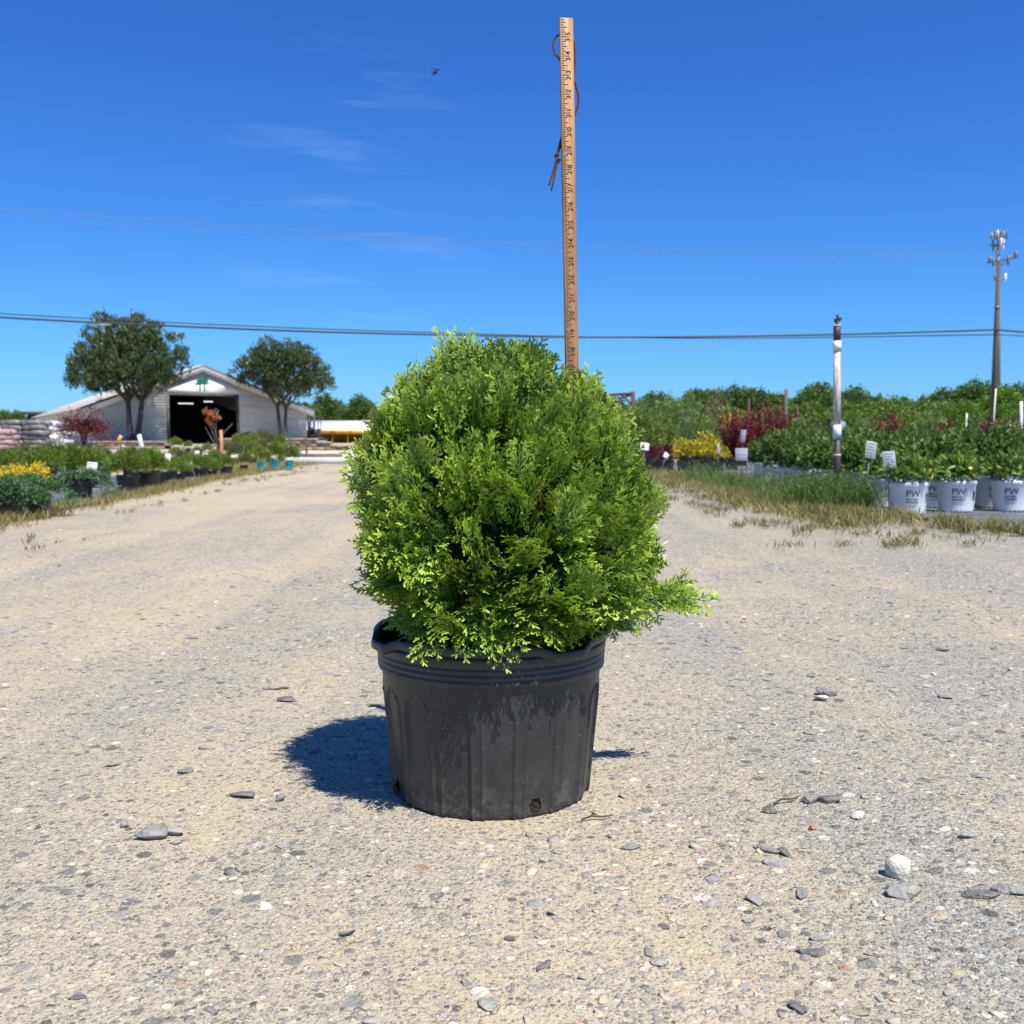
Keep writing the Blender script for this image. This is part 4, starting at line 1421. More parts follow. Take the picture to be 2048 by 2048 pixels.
for i, (a, b, f_, s) in enumerate(((330, 938, 'bushteal', 1.2), (365, 935, 'olive', 1.1), (400, 933, 'bushteal', 1.2), (432, 934, 'yew', 1.0), (470, 932, 'olive', 1.2), (505, 931, 'bushteal', 1.3), (540, 930, 'olive', 1.2), (300, 930, 'olive', 1.1), (350, 924, 'bushteal', 1.4), (395, 922, 'olive', 1.3), (455, 921, 'olive', 1.5), (495, 921, 'bushteal', 1.6), (525, 921, 'olive', 1.5), (562, 925, 'bushteal', 1.3), (415, 914, 'bushteal', 1.6), (250, 925, 'bushteal', 1.3), (210, 928, 'olive', 1.2))):
    potted('potted_shrub', {'bushteal': 'leafy green nursery shrub in the rows towards the barn', 'olive': 'olive-brown nursery shrub in the rows towards the barn', 'yew': 'dense green nursery yew in the rows towards the barn'}[f_], 'potted plant',
           'nursery shrubs in rows towards the barn', gp(a, b), 'mid', f_, i, s, 1.1, i=i, top=(908, 898, 905, 901, 890, 886, 893, 905, 896, 893, 884, 881, 884, 892, 886, 902, 900)[i])


# ------------------------------------------------------------------ right: white lettered pots and the rows behind
GX, GYs = [2.60 + .40 * k for k in range(18)], [6.52, 7.15, 7.8, 8.45, 9.1, 9.75, 10.45]
front = [(1815, 1033, .10), (1911, 1029, -.03), (2020, 1027, -.12)]
labs = ['light green leafy shrub in a white lettered pot with a grey sign at its side', 'light green leafy shrub in a white lettered pot between two others in the front row', 'light green leafy shrub in a white lettered pot with a dark drain slot']
for i, (a, b, ro) in enumerate(front):
    p = gp(a, b)
    potted('potted_hydrangea', labs[i], 'potted plant', 'front row of white lettered pots', p, 'white', 'hydlight', math.atan2(p.x, p.y) * -1.0, 1.0, 1.05, ro + .12, i=i)
for j, y in enumerate(GYs[1:], 1):
    for k, x in enumerate(GX):
        if x > 0.47 * y + .35 or (j == 1 and k == 0 and False):
            continue
        x2, y2 = x + RND.uniform(-.05, .05), y + RND.uniform(-.06, .06)
        edge = k == 0
        potted('potted_hydrangea', 'dark green leafy shrub in a white pot behind the weeds along the lane' if edge else 'dark green leafy shrub in a white pot in the rows behind the front pots', 'potted plant',
               'white pots along the lane' if edge else 'dark leafy shrubs in white pots', Vector((x2, y2, 0)), 'white', 'hyd' if not (j == 1 and k < 1) else 'hydlight', -.3, 1.0, RND.uniform(.78, .98), RND.uniform(-.6, .6), i=RND.randint(0, 2))
r4 = random.Random(44)
for y in (11.2, 12.0, 12.8, 13.7, 14.6):
    x = 3.15 + (y - 11) * .22
    while x < .5 * y + .3:
        f_ = r4.choice(['hyd', 'hyd', 'hyd', 'bushteal', 'shrubgreen'])
        potted('potted_shrub', 'leafy green shrub far back in the rows beyond the white pots', 'potted plant', 'leafy shrubs far back in the rows', Vector((x + r4.uniform(-.08, .08), y + r4.uniform(-.1, .1), 0)), 'big', f_, r4.uniform(0, 6), 1.0, r4.uniform(.85, 1.05) * (.62 if f_ == 'shrubgreen' else 1), i=r4.randint(0, 2))
        x += .58
for i, (a, y, s) in enumerate(((1782, 12.4, 1.0), (1762, 13.0, .9), (1880, 12.6, .8), (1900, 12.9, .9), (1965, 12.4, .8), (1982, 12.2, .9), (1700, 13.2, .7), (2020, 12.5, .9), (2040, 12.0, .8))):
    p = at(a, 900, y); p.z = 0
    potted('potted_astilbe', 'red flower spikes standing above the dark leafy rows', 'potted plant', 'red flower spikes among the rows', p, 'mid', 'astilbe', i, 1.0, s, fz=.02)
for i, (a, b, f_, pk, s, lab) in enumerate((
        (1328, 944, 'purple', 'grey', 1.0, 'low purple-leaved shrub in a grey tray pot beside a white sign'),
        (1303, 946, 'purple', 'mid', .9, 'small purple-leaved shrub in a black pot at the end of the row'),
        (1376, 946, 'yellow', 'tray', .95, 'bright yellow shrub in a wide black pot beside the purple shrub'),
        (1412, 945, 'yellow', 'tray', 1.05, 'brightest yellow shrub next to the tall crimson barberry'),
        (1436, 943, 'yellow', 'mid', .8, 'small yellow shrub partly behind a grey sign'))):
    potted('potted_shrub', lab, 'potted plant', None, gp(a, b), pk, f_, i, s, 1.0, i=i)
for i, (a, b, s, lab) in enumerate(((1463, 940, 1.0, 'tall crimson upright barberry beside the yellow shrub'), (1482, 934, .95, 'crimson upright barberry with a grey sign in front'), (1515, 926, 1.2, 'crimson barberry standing high behind the leafy green row'),
                                    (1540, 922, 1.25, 'dark crimson barberry below the tall grey post'), (1574, 928, 1.05, 'slender crimson barberry nearest the short white-banded post'), (1430, 915, 1.6, 'dark purple-red barberry far behind the yellow shrubs'))):
    potted('potted_barberry', lab, 'potted plant', 'crimson barberries', gp(a, b), 'mid', 'red', i, s, 1.0, i=i)
for i, (a, y, f_, s) in enumerate(((1290, 17, 'shrubgreen', 1.0), (1330, 18.5, 'shrubgreen', .9), (1372, 17.5, 'plume', .9), (1400, 19, 'shrubgreen', 1.0), (1425, 18, 'plume', .9), (1300, 21, 'yellow', 1.4), (1345, 22, 'plume', 1.4), (1385, 23, 'plume', 1.5), (1430, 22, 'plume', 1.3),
                                   (1265, 19, 'shrubgreen', 1.1), (1240, 20, 'shrubgreen', 1.1), (1290, 25, 'plume', 1.4), (1460, 23, 'shrubgreen', 1.3), (1500, 21, 'shrubgreen', 1.0), (1545, 21, 'yellow', 1.3), (1450, 19, 'yellow', 1.5), (1600, 18, 'shrubgreen', .9), (1640, 17.5, 'plume', .8),
                                   (1330, 27, 'shrubgreen', 1.6), (1375, 28, 'shrubgreen', 1.7), (1420, 27, 'plume', 1.6), (1260, 27, 'plume', 1.5), (1700, 18.5, 'shrubgreen', 1.0), (1745, 18, 'plume', .9), (1800, 17, 'shrubgreen', .9), (1850, 17.5, 'plume', .95), (1900, 16.5, 'shrubgreen', .85), (1950, 17, 'plume', .9), (2010, 16.5, 'shrubgreen', .9))):
    p = at(a, 900, y); p.z = 0
    potted('potted_shrub', {'shrubgreen': 'rounded green shrub in the far rows right of the lane', 'plume': 'wispy grey-green upright plant in the far rows', 'yellow': 'yellow-leaved shrub in the far rows right of the lane'}[f_], 'potted plant',
           'shrubs in the far rows right of the lane', p, 'big', f_, i, s, 1.0, i=i)


# ------------------------------------------------------------------ plant signs on stakes
def sign(nx, ny, Y, w, h, label, mat='card', rz=0.0, tilt=0.0, lines=0, group=None, pitch=-.15):
    c = at(nx, ny, Y)
    g0 = float(gz(c.x, c.y))
    t = thing('plant_sign', label, 'sign', (c.x, c.y, g0), rz, group)
    ex = math.sin(tilt)
    m_ = MB(); tube(m_, [(-ex * (c.z - g0) * .6, .004, 0), (0, .004, max(.05, c.z - g0 - h * .2))], .005, 6)
    put('stake', m_.mesh('stake', M['steel']), t)
    m_ = MB(); box(m_, (0, 0, 0), (w, .004, h), bev=.0015)
    b_ = put('card', m_.mesh('card', M[mat]), t, (0, -.004, c.z - g0), (pitch, tilt, 0))
    if lines:
        m_ = MB(); rr = random.Random(int(nx))
        for k in range(lines):
            x1 = rr.uniform(.15, .40) * w
            z = h * (.36 - .72 * k / max(1, lines - 1))
            m_.add([(-w * .40, -.0027, z - .004), (x1, -.0027, z - .004), (x1, -.0027, z + .003), (-w * .40, -.0027, z + .003)], [(0, 1, 2, 3)])
        put('print', m_.mesh('print', M['faint']), b_)
    return t


def s_at(Y, px): return px * Y / FPX


sign(184, 936, 8.35, s_at(8.35, 20), s_at(8.35, 23), 'white card sign standing in front of the row of yews beside the trailing juniper', rz=.1, tilt=.08, lines=2)
sign(281, 882, 13.0, .055, .17, 'tall narrow white tag below the big trunked tree', tilt=-.25)
sign(245, 898, 11.0, .04, .075, 'small white tag leaning over the large yew', tilt=.4)
sign(240, 876, 12.5, .045, .07, 'small orange and white tag on a thin stake by the maroon maple', 'orange', tilt=.5)
sign(335, 918, 10.2, .055, .10, 'white tag next to the small low yew', tilt=.12, rz=.5)
sign(401, 917, 12.5, .11, .10, 'larger white card tilted among the low junipers', tilt=-.5, pitch=-.6)
sign(411, 914, 13.2, .05, .11, 'narrow white tag right behind a tilted white card', tilt=.25, rz=.4)
sign(394, 905, 13.6, .06, .05, 'small white tag peeping over a tilted white card', tilt=0)
sign(381, 928, 11.5, .05, .035, 'small pale blue tag low among the junipers', 'cardgrey', tilt=-.6)
sign(1289, 893, 12.4, .115, .09, 'white sign beside the low purple shrub and the big shrub', rz=.35, tilt=.12)
sign(1332, 911, 13.6, .07, .07, 'small white tag hanging in the purple shrub', rz=.3, tilt=.6)
sign(1486, 872, 14.6, .075, .175, 'tall narrow grey sign in front of the crimson barberries', 'cardgrey', rz=-.5, tilt=.08, lines=3)
sign(1437, 898, 14.0, .07, .14, 'narrow grey sign at the edge of the yellow shrubs', 'cardgrey', rz=.9)
sign(1483, 909, 11.6, .14, .14, 'square grey sign standing at the first white pots by the weeds', 'cardgrey', rz=0, lines=3)
sign(1571, 908, 10.0, .115, .125, 'square silver sign above the white pots half hidden by weeds', 'cardgrey', rz=.05, lines=2)
sign(1741, 900, 6.95, .078, .115, 'tilted grey sign with printed lines behind the front white pots', 'cardgrey', rz=.15, tilt=.18, lines=5)
sign(1778, 921, 6.42, .082, .115, 'grey sign with printed lines stuck in the front white pot', 'cardgrey', rz=.05, tilt=-.06, lines=6)
# ================================================================== GRASS AND WEEDS
def tuft_blades(mb_, x, y, h, w, r, lean=.45, tints=(.2, 1.0)):
    n = len(x)
    P = np.stack([x, y, gz(x, y) + .002], 1)
    D = np.stack([r.normal(size=n) * lean, r.normal(size=n) * lean, np.ones(n)], 1)
    leaves(mb_, P, D, ndir(n, r) * np.array([1, 1, .2]), h, w, np.clip(r.uniform(*tints, n), 0, 1), curl=.35, fold=.1)


def strip(n, pa, pb, seed, clump=0.10, nclump=300):
    """n points clustered in tufts in the strip between the polylines pa and pb (x by y)"""
    r = np.random.default_rng(seed)
    y0, y1 = pa[0][1], pa[-1][1]
    yc = y0 + (y1 - y0) * r.random(nclump) ** 1.35
    s = r.random(nclump)
    xa = np.interp(yc, [p[1] for p in pa], [p[0] for p in pa]); xb = np.interp(yc, [p[1] for p in pb], [p[0] for p in pb])
    xc = xa + (xb - xa) * s
    k = r.integers(0, nclump, n)
    sz = r.uniform(.4, 1.0, nclump)
    return xc[k] + r.normal(size=n) * clump * sz[k], yc[k] + r.normal(size=n) * clump * sz[k], sz[k], r


mb = MB()
x, y, sz, r = strip(13000, [(-2.72, 4.6), (-2.90, 6.5), (-3.18, 10), (-3.35, 14), (-3.5, 22)], [(-3.05, 4.6), (-3.10, 6.5), (-3.36, 10), (-3.75, 14), (-5.5, 22)], 51, .10, 460)
tuft_blades(mb, x, y, (.055 + .03 * r.random(len(x))) * (0.6 + .6 * sz), .0055, r)
x, y, sz, r = strip(9000, [(-3.6, 14.0), (-4.0, 22)], [(-7.5, 14.0), (-9, 22)], 52, .22, 300)
tuft_blades(mb, x, y, .06 + .04 * r.random(len(x)), .010, r)
x, y, sz, r = strip(700, [(-2.0, 4.6), (-2.6, 9), (-3.0, 16)], [(-2.9, 4.6), (-3.0, 9), (-3.3, 16)], 53, .03, 60)
tuft_blades(mb, x, y, .025 + .02 * r.random(len(x)), .006, r)
tag(put('grass', mb.mesh('grass', M['grass'])), 'short dry green grass verge along the evergreens', 'grass', None, 'stuff')
mb = MB()
x, y, sz, r = strip(15000, [(1.75, 5.6), (1.55, 7), (1.55, 9), (1.50, 12), (1.4, 22)], [(2.45, 5.6), (2.35, 7), (2.3, 9), (2.25, 12), (2.15, 22)], 54, .10, 420)
tuft_blades(mb, x, y, (.06 + .05 * r.random(len(x))) * (0.6 + .6 * sz), .006, r, tints=(.2, 1.0))
x, y, sz, r = strip(2600, [(1.25, 4.6), (1.2, 7), (1.1, 10)], [(2.35, 4.6), (1.8, 7), (1.6, 10)], 55, .045, 90)
tuft_blades(mb, x, y, .03 + .025 * r.random(len(x)), .005, r)
x, y, sz, r = strip(900, [(2.2, 5.1), (2.2, 5.6)], [(2.75, 5.1), (2.6, 5.6)], 56, .05, 14)
tuft_blades(mb, x, y, .07 + .04 * r.random(len(x)), .005, r)
tag(put('grass', mb.mesh('grass', M['grass'])), 'straw-coloured grass verge at the foot of the white pots', 'grass', None, 'stuff')
mb = MB()
x, y, sz, r = strip(5200, [(1.95, 6.8), (1.95, 9), (1.95, 12)], [(2.36, 6.8), (2.34, 9), (2.25, 12)], 57, .12, 60)
tuft_blades(mb, x, y, (.14 + .15 * r.random(len(x))) * sz, .0042, r, .5, (.3, 1.0))
n = 5000
x, y, sz, r = strip(n, [(1.95, 6.8), (1.95, 9), (1.95, 12)], [(2.36, 6.8), (2.34, 9), (2.25, 12)], 58, .12, 60)
P = np.stack([x, y, r.uniform(.03, .27, n) * sz], 1)
leaves(mb, P, ndir(n, r) + np.array([0, 0, .7]), ndir(n, r), .030, .006, r.uniform(.3, 1, n))
r = np.random.default_rng(91)
for (cx, cy, hh) in ((2.16, 6.75, .25), (2.30, 6.85, .24), (2.05, 7.0, .26), (2.24, 7.05, .27), (2.36, 7.1, .22), (2.12, 7.3, .25)):
    n = 420
    tuft_blades(mb, cx + r.normal(size=n) * .07, cy + r.normal(size=n) * .07, hh * r.uniform(.55, 1.1, n), .0042, r, .4, (.25, 1.0))
    P = np.stack([cx + r.normal(size=n) * .08, cy + r.normal(size=n) * .08, r.uniform(.04, hh, n)], 1)
    leaves(mb, P, ndir(n, r) + np.array([0, 0, .7]), ndir(n, r), .030, .006, r.uniform(.3, 1, n))
tag(put('weeds', mb.mesh('weeds', M['weed'])), 'tall wispy green weeds growing in front of the white pots', 'weeds', None, 'stuff')

# ================================================================== BARN
A0 = at(406, 800, 65.0)
barn = thing('barn', 'long low grey barn with a wide open door and green tree emblem', 'barn', (A0.x, A0.y, 0), rad(29))
HW, EV, AP, DP = 6.7, 2.25, 4.86, 40.0
DW, DHt = 2.15, 3.08
DX = 0.0
# gable wall with the door opening, side walls, back wall
def lap_rows(mb_, x0, x1, zlo, ztop_fn, step=.17):
    """horizontal lapped boards: each row leans out at its foot"""
    z = zlo
    while True:
        zb = min(z + step, 10)
        xa, xb = x0, x1
        t0a, t0b = ztop_fn(x0), ztop_fn(x1)
        if z >= max(t0a, t0b):
            break
        # clip the row to the sloping top
        pts = np.linspace(x0, x1, 25)
        ok = [p for p in pts if ztop_fn(p) > z + .001]
        if len(ok) >= 2:
            xa, xb = min(ok), max(ok)
            za, zb2 = min(zb, ztop_fn(xa)), min(zb, ztop_fn(xb))
            mb_.add([(xa, -.028, z), (xb, -.028, z), (xb, -.004, zb2), (xa, -.004, za), (xa, 0, z), (xb, 0, z)], [(0, 1, 2, 3), (4, 5, 1, 0)])
        z += step
roofz = lambda x: AP - (AP - EV) * abs(x) / HW
mb = MB()
lap_rows(mb, -HW, DX - DW, 0.0, roofz)
lap_rows(mb, DX + DW, HW, 0.0, roofz)
lap_rows(mb, DX - DW, DX + DW, DHt, roofz)
mb.add([(-HW, .02, 0), (DX - DW, .02, 0), (DX - DW, .02, roofz(DX - DW) + 0.0), (-HW, .02, EV)], [(0, 1, 2, 3)])
mb.add([(DX + DW, .02, 0), (HW, .02, 0), (HW, .02, EV), (DX + DW, .02, roofz(DX + DW))], [(0, 1, 2, 3)])
mb.add([(DX - DW, .02, DHt), (DX + DW, .02, DHt), (DX + DW, .02, roofz(DX + DW)), (0, .02, AP), (DX - DW, .02, roofz(DX - DW))], [(0, 1, 2, 3, 4)])
put('front_wall', mb.mesh('front_wall', M['siding']), barn)
mb = MB()
mb.add([(-HW, .02, 0), (-HW, DP, 0), (-HW, DP, EV), (-HW, .02, EV)], [(0, 1, 2, 3)])
mb.add([(HW, .02, 0), (HW, DP, 0), (HW, DP, EV), (HW, .02, EV)], [(3, 2, 1, 0)])
mb.add([(-HW, DP, 0), (HW, DP, 0), (HW, DP, EV), (0, DP, AP), (-HW, DP, EV)], [(4, 3, 2, 1, 0)])
put('side_wall', mb.mesh('side_wall', M['siding']), barn)
mb = MB()
OV = .24
th = .07
for s in (-1, 1):
    e = HW + .45
    ze = roofz(e)
    mb.add([(0, -OV, AP + .05), (s * e, -OV, ze + .05), (s * e, DP + .3, ze + .05), (0, DP + .3, AP + .05), (0, -OV, AP + .05 + th), (s * e, -OV, ze + .05 + th), (s * e, DP + .3, ze + .05 + th), (0, DP + .3, AP + .05 + th)],
           [(0, 1, 2, 3), (7, 6, 5, 4), (0, 4, 5, 1), (1, 5, 6, 2), (2, 6, 7, 3)])
    for k in range(1, 40):        # standing seams
        yy = -OV + k * (DP + OV) / 40
        c = np.array([(0, yy - .02, AP + .05 + th), (s * e, yy - .02, ze + .05 + th), (s * e, yy + .02, ze + .05 + th), (0, yy + .02, AP + .05 + th)])
        c2 = c + np.array([0, 0, .035])
        mb.add(np.concatenate([c, c2]), [(4, 5, 6, 7), (0, 1, 5, 4), (2, 3, 7, 6), (1, 2, 6, 5)])
roof = put('roof', mb.mesh('roof', M['roofmetal']), barn)
mb = MB()
for s in (-1, 1):
    e = HW + .45
    ze = roofz(e)
    y = -OV - .03
    mb.add([(0, y, AP - .33), (s * e, y, ze - .30), (s * e, y, ze + .04), (0, y, AP + .04), (0, y + .05, AP - .33), (s * e, y + .05, ze - .30), (s * e, y + .05, ze + .04), (0, y + .05, AP + .04)],
           [(0, 1, 2, 3), (7, 6, 5, 4), (0, 4, 5, 1), (1, 5, 6, 2)])
put('fascia', mb.mesh('fascia', M['white']), barn)
mb = MB()
for s in (-1, 1):
    e = HW + .45
    ze = roofz(e)
    y = -OV - .06
    mb.add([(0, y, AP + .02), (s * e, y, ze + .02), (s * e, y, ze + .14), (0, y, AP + .14), (0, y + .2, AP + .14), (s * e, y + .2, ze + .14)], [(0, 1, 2, 3), (3, 2, 5, 4)])
put('roof_trim', mb.mesh('roof_trim', M['steel']), barn)
# white sign panel over the door with the tree emblem
mb = MB()
pts = [(DX - DW - .02, DHt + .08), (DX + DW + .15, DHt + .08), (DX + DW + .1, DHt + .42), (0, AP - .50), (DX - DW - .02, DHt + .42)]
mb.add([(p[0], -.09, p[1]) for p in pts] + [(p[0], -.03, p[1]) for p in pts], [(0, 1, 2, 3, 4), (0, 5, 6, 1), (1, 6, 7, 2), (2, 7, 8, 3), (3, 8, 9, 4), (4, 9, 5, 0)])
panel = put('sign_panel', mb.mesh('sign_panel', M['white']), barn)
mb = MB(); rl = random.Random(8)
ly = -.097
def disc(mb_, cx, cz, r, n=14, y=ly, wob=.18):
    mb_.add([(cx + r * (1 + rl.uniform(-wob, wob)) * math.cos(6.283 * k / n), y, cz + r * (1 + rl.uniform(-wob, wob)) * math.sin(6.283 * k / n)) for k in range(n)], [tuple(range(n))])
for cx, cz, r in ((-.26, 3.93, .15), (-.12, 4.02, .14), (-.05, 3.88, .15), (-.30, 3.80, .10), (.08, 4.10, .15), (.02, 3.97, .16), (.18, 3.97, .14), (-.42, 3.78, .06), (.30, 3.80, .06), (.14, 3.84, .09)):
    ly -= .0015
    disc(mb, cx, cz, r, 14, ly)
for x0 in (-.19, .08):
    mb.add([(x0 - .055, -.112, 3.36), (x0 + .055, -.112, 3.36), (x0 + .03, -.112, 3.9), (x0 - .03, -.112, 3.9)], [(0, 1, 2, 3)])
put('emblem', mb.mesh('emblem', M['logo']), panel)
mb = MB()
ring = []
for k in range(40):
    a = 6.283 * k / 40
    ring += [(-.04 + .50 * math.cos(a), -.094, 3.72 + .46 * math.sin(a)), (-.04 + .47 * math.cos(a), -.094, 3.72 + .43 * math.sin(a))]
mb.add(ring, [(2 * k, (2 * k + 2) % 80, (2 * k + 3) % 80, 2 * k + 1) for k in range(40)])
put('emblem_ring', mb.mesh('emblem_ring', M['cardgrey']), panel)
mb = MB()
box(mb, (DX - DW, -.06, DHt / 2), (.14, .10, DHt)); box(mb, (DX + DW, -.06, DHt / 2), (.14, .10, DHt)); box(mb, (DX, -.06, DHt + .0), (2 * DW + .14, .096, .12))
put('door_frame', mb.mesh('door_frame', M['timber']), barn)
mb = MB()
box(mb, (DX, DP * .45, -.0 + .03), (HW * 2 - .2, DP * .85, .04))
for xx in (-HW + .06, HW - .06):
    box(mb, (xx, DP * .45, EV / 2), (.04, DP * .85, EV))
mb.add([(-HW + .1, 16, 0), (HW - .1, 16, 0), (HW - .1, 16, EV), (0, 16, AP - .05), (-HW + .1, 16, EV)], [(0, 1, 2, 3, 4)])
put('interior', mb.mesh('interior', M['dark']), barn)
for (lx, lyy, lz, w_) in ((.15, 6.0, 2.72, 1.0), (2.0, 7.5, 2.92, .6), (-2.35, 6.5, 2.85, .28)):
    m_ = MB(); box(m_, (lx, lyy, lz), (w_, .12, .07))
    put('ceiling_light', m_.mesh('ceiling_light', M['tube']), barn)


# ================================================================== TREES
def limbs(mb_, base, fork_z, spread, top, n, r0, seed, trunks=((0, 0),)):
    r = random.Random(seed)
    for (ox, lean) in trunks:
        b = Vector((ox, 0, 0)); f = Vector((ox + lean, 0.03, fork_z))
        tube(mb_, [b - Vector((0, 0, .1)), b.lerp(f, .12), b.lerp(f, .5) + Vector((r.uniform(-.03, .03), 0, 0)), f], [r0 * 1.45, r0 * 1.05, r0 * .92, r0 * .8], 10)
        for k in range(n):
            az = 6.283 * (k + r.random() * .6) / n
            rr = spread * r.uniform(.45, .85)
            e = f + Vector((rr * math.cos(az), rr * math.sin(az), (top - fork_z) * r.uniform(.35, .8)))
            m1 = f.lerp(e, .4) + Vector((0, 0, -.12 * (top - fork_z) + .15 * rr))
            tube(mb_, [f - Vector((0, 0, .1)), m1, e], [r0 * .55, r0 * .34, r0 * .1], 7)
            for _ in range(2):
                e2 = e + Vector((r.uniform(-.5, .5) * spread * .5, r.uniform(-.5, .5) * spread * .5, r.uniform(.1, .5) * spread * .5))
                tube(mb_, [m1, m1.lerp(e2, .6), e2], [r0 * .26, r0 * .16, r0 * .05], 6)


def crown_clusters(mat, centers, cn, per, cr, L, W, seed, up=.8, name='crown', tintsd=.2, squash=1.0, hollow=.55):
    """leaf clusters filling several overlapping lobes"""
    r = np.random.default_rng(seed)
    m_ = MB()
    tot = sum(c[3] ** 2 for c in centers)
    for (cx, cy, cz, R_, sq) in centers:
        n = max(6, int(cn * R_ ** 2 / tot))
        d = ndir(n, r)
        k = (1 - hollow * r.random(n) ** 1.5) * (1 + .12 * lump(d, seed + int(R_ * 100), 7, 4))
        C = np.array([cx, cy, cz]) + d * (k * R_)[:, None] * np.array([1, squash, sq])
        P = np.repeat(C, per, 0) + r.normal(size=(n * per, 3)) * cr
        o = np.repeat(d, per, 0)
        D = o * .7 + np.array([0, 0, up]) + r.normal(size=P.shape) * .45
        ct = np.repeat(r.normal(.5, tintsd * .6, n), per)
        leaves(m_, P, D, o + r.normal(size=P.shape) * .7, L * r.uniform(.7, 1.3, len(P)), W * r.uniform(.8, 1.2, len(P)), np.clip(ct + r.normal(0, tintsd, len(P)), 0, 1))
    return m_.mesh(name, M[mat])


# two clipped evergreen trees in front of the barn
b1 = at(266, 890, 61.3)
t1 = thing('holly_tree', 'taller round evergreen tree with twin trunks in front of the barn beside the maroon maple', 'tree', (b1.x, b1.y, .3), 0, 'evergreens by the barn')
mb = MB(); limbs(mb, None, 2.35, 2.9, 6.2, 8, .17, 3, ((-.12, -.12), (.28, .32)))
put('trunk', mb.mesh('trunk', M['bark'], True), t1)
H1 = [(-1.9, -.2, 4.0, 1.7, .85), (-.2, -.3, 5.25, 2.2, .88), (1.55, -.1, 4.8, 1.95, .9), (.2, -.2, 4.3, 2.4, .75), (-1.0, -.4, 4.7, 2.0, .85), (-2.5, 0, 3.6, 1.15, .75), (2.45, -.2, 4.1, 1.25, .85), (.9, -.4, 5.5, 1.6, .9), (-.9, -.3, 5.8, 1.3, .9), (1.6, -.2, 3.5, 1.2, .6), (-1.3, -.3, 3.2, 1.2, .6)]
H1 = [(a_ * 1.04, b_ - .35, c_ * 1.03, d_, e_) for a_, b_, c_, d_, e_ in H1]
CR1 = dict(cn=760, per=28, cr=.12)
put('crown', crown_clusters('holly', H1, L=.23, W=.085, seed=61, up=1.1, squash=.62, hollow=.42, **CR1), t1)['kind'] = 'stuff'
b2 = at(567, 890, 65.6)
t2 = thing('holly_tree', 'smaller evergreen tree with forked trunk in front of the barn near its far corner', 'tree', (b2.x, b2.y, .35), 0, 'evergreens by the barn')
mb = MB(); limbs(mb, None, 2.1, 2.4, 5.0, 7, .13, 5, ((-.15, -.22), (.12, .08)))
put('trunk', mb.mesh('trunk', M['bark'], True), t2)
H2 = [(-1.4, 0, 3.9, 1.35, .85), (0, -.2, 4.3, 1.75, .85), (1.5, 0, 3.75, 1.5, .85), (.6, .5, 4.0, 1.7, .8), (-2.3, 0, 4.0, .75, .8), (2.2, -.1, 3.2, .95, .7), (-.7, -.6, 4.6, 1.2, .9), (.2, -.2, 3.2, 1.5, .6)]
H2 = [(a_ * 1.06, b_ - .3, c_ * 1.06 + .05, d_ * 1.05, e_) for a_, b_, c_, d_, e_ in H2]
CR2 = dict(cn=580, per=27, cr=.115)
put('crown', crown_clusters('holly', H2, L=.21, W=.080, seed=62, up=1.0, squash=.62, hollow=.42, **CR2), t2)['kind'] = 'stuff'

# woodland trees along the horizon
def wood_mesh(kind, seed):
    r = random.Random(seed)
    if kind == 'cedar':
        c = [(0, 0, .12 + .09 * k, .30 * (1 - k / 10.5), 1.1) for k in range(10)]
        return crown_clusters('cedar', c, 420, 9, .035, .11, .035, seed, .9)
    c = [(r.uniform(-.22, .22), r.uniform(-.2, .2), r.uniform(.42, .76), r.uniform(.17, .27), .9) for _ in range(7)] + [(0, 0, .45, .30, 1.0), (r.uniform(-.1, .1), 0, .25, .28, .8)]
    return crown_clusters({'oak': 'oak', 'willow': 'willow', 'scrub': 'scrub'}[kind], c, 720, 13, .032, .046, .030, seed, .6)


WM = {'oak': [wood_mesh('oak', s) for s in (1, 2, 3, 4)], 'cedar': [wood_mesh('cedar', 6)], 'willow': [wood_mesh('willow', s) for s in (7, 8)], 'scrub': [wood_mesh('scrub', s) for s in (9, 10, 11)]}
mb = MB(); tube(mb, [(0, 0, -.02), (.01, 0, .2), (0, 0, .55), (.02, .01, .8)], [.035, .026, .018, .006], 8)
for k in range(5):
    a = 1.3 * k
    tube(mb, [(0, 0, .3 + .06 * k), (.12 * math.cos(a), .12 * math.sin(a), .45 + .06 * k), (.22 * math.cos(a), .22 * math.sin(a), .55 + .06 * k)], [.014, .009, .003], 6)
WT = mb.mesh('trunk', M['bark'], True)


def tree(nx, ntop, Y, wpx, kind, label, group, i=0, name='woodland_tree'):
    g = at(nx, 880, Y); top = at(nx, ntop, Y).z
    t = thing(name, label, 'tree', (g.x, g.y, 0), RND.uniform(0, 6.28), group)
    wid = wpx * Y / FPX
    sx = wid / .86
    t.scale = (sx, sx, top / (1.0 if kind != 'cedar' else 1.16))
    put('trunk', WT, t)
    put('crown', WM[kind][i % len(WM[kind])], t)['kind'] = 'stuff'
    return t


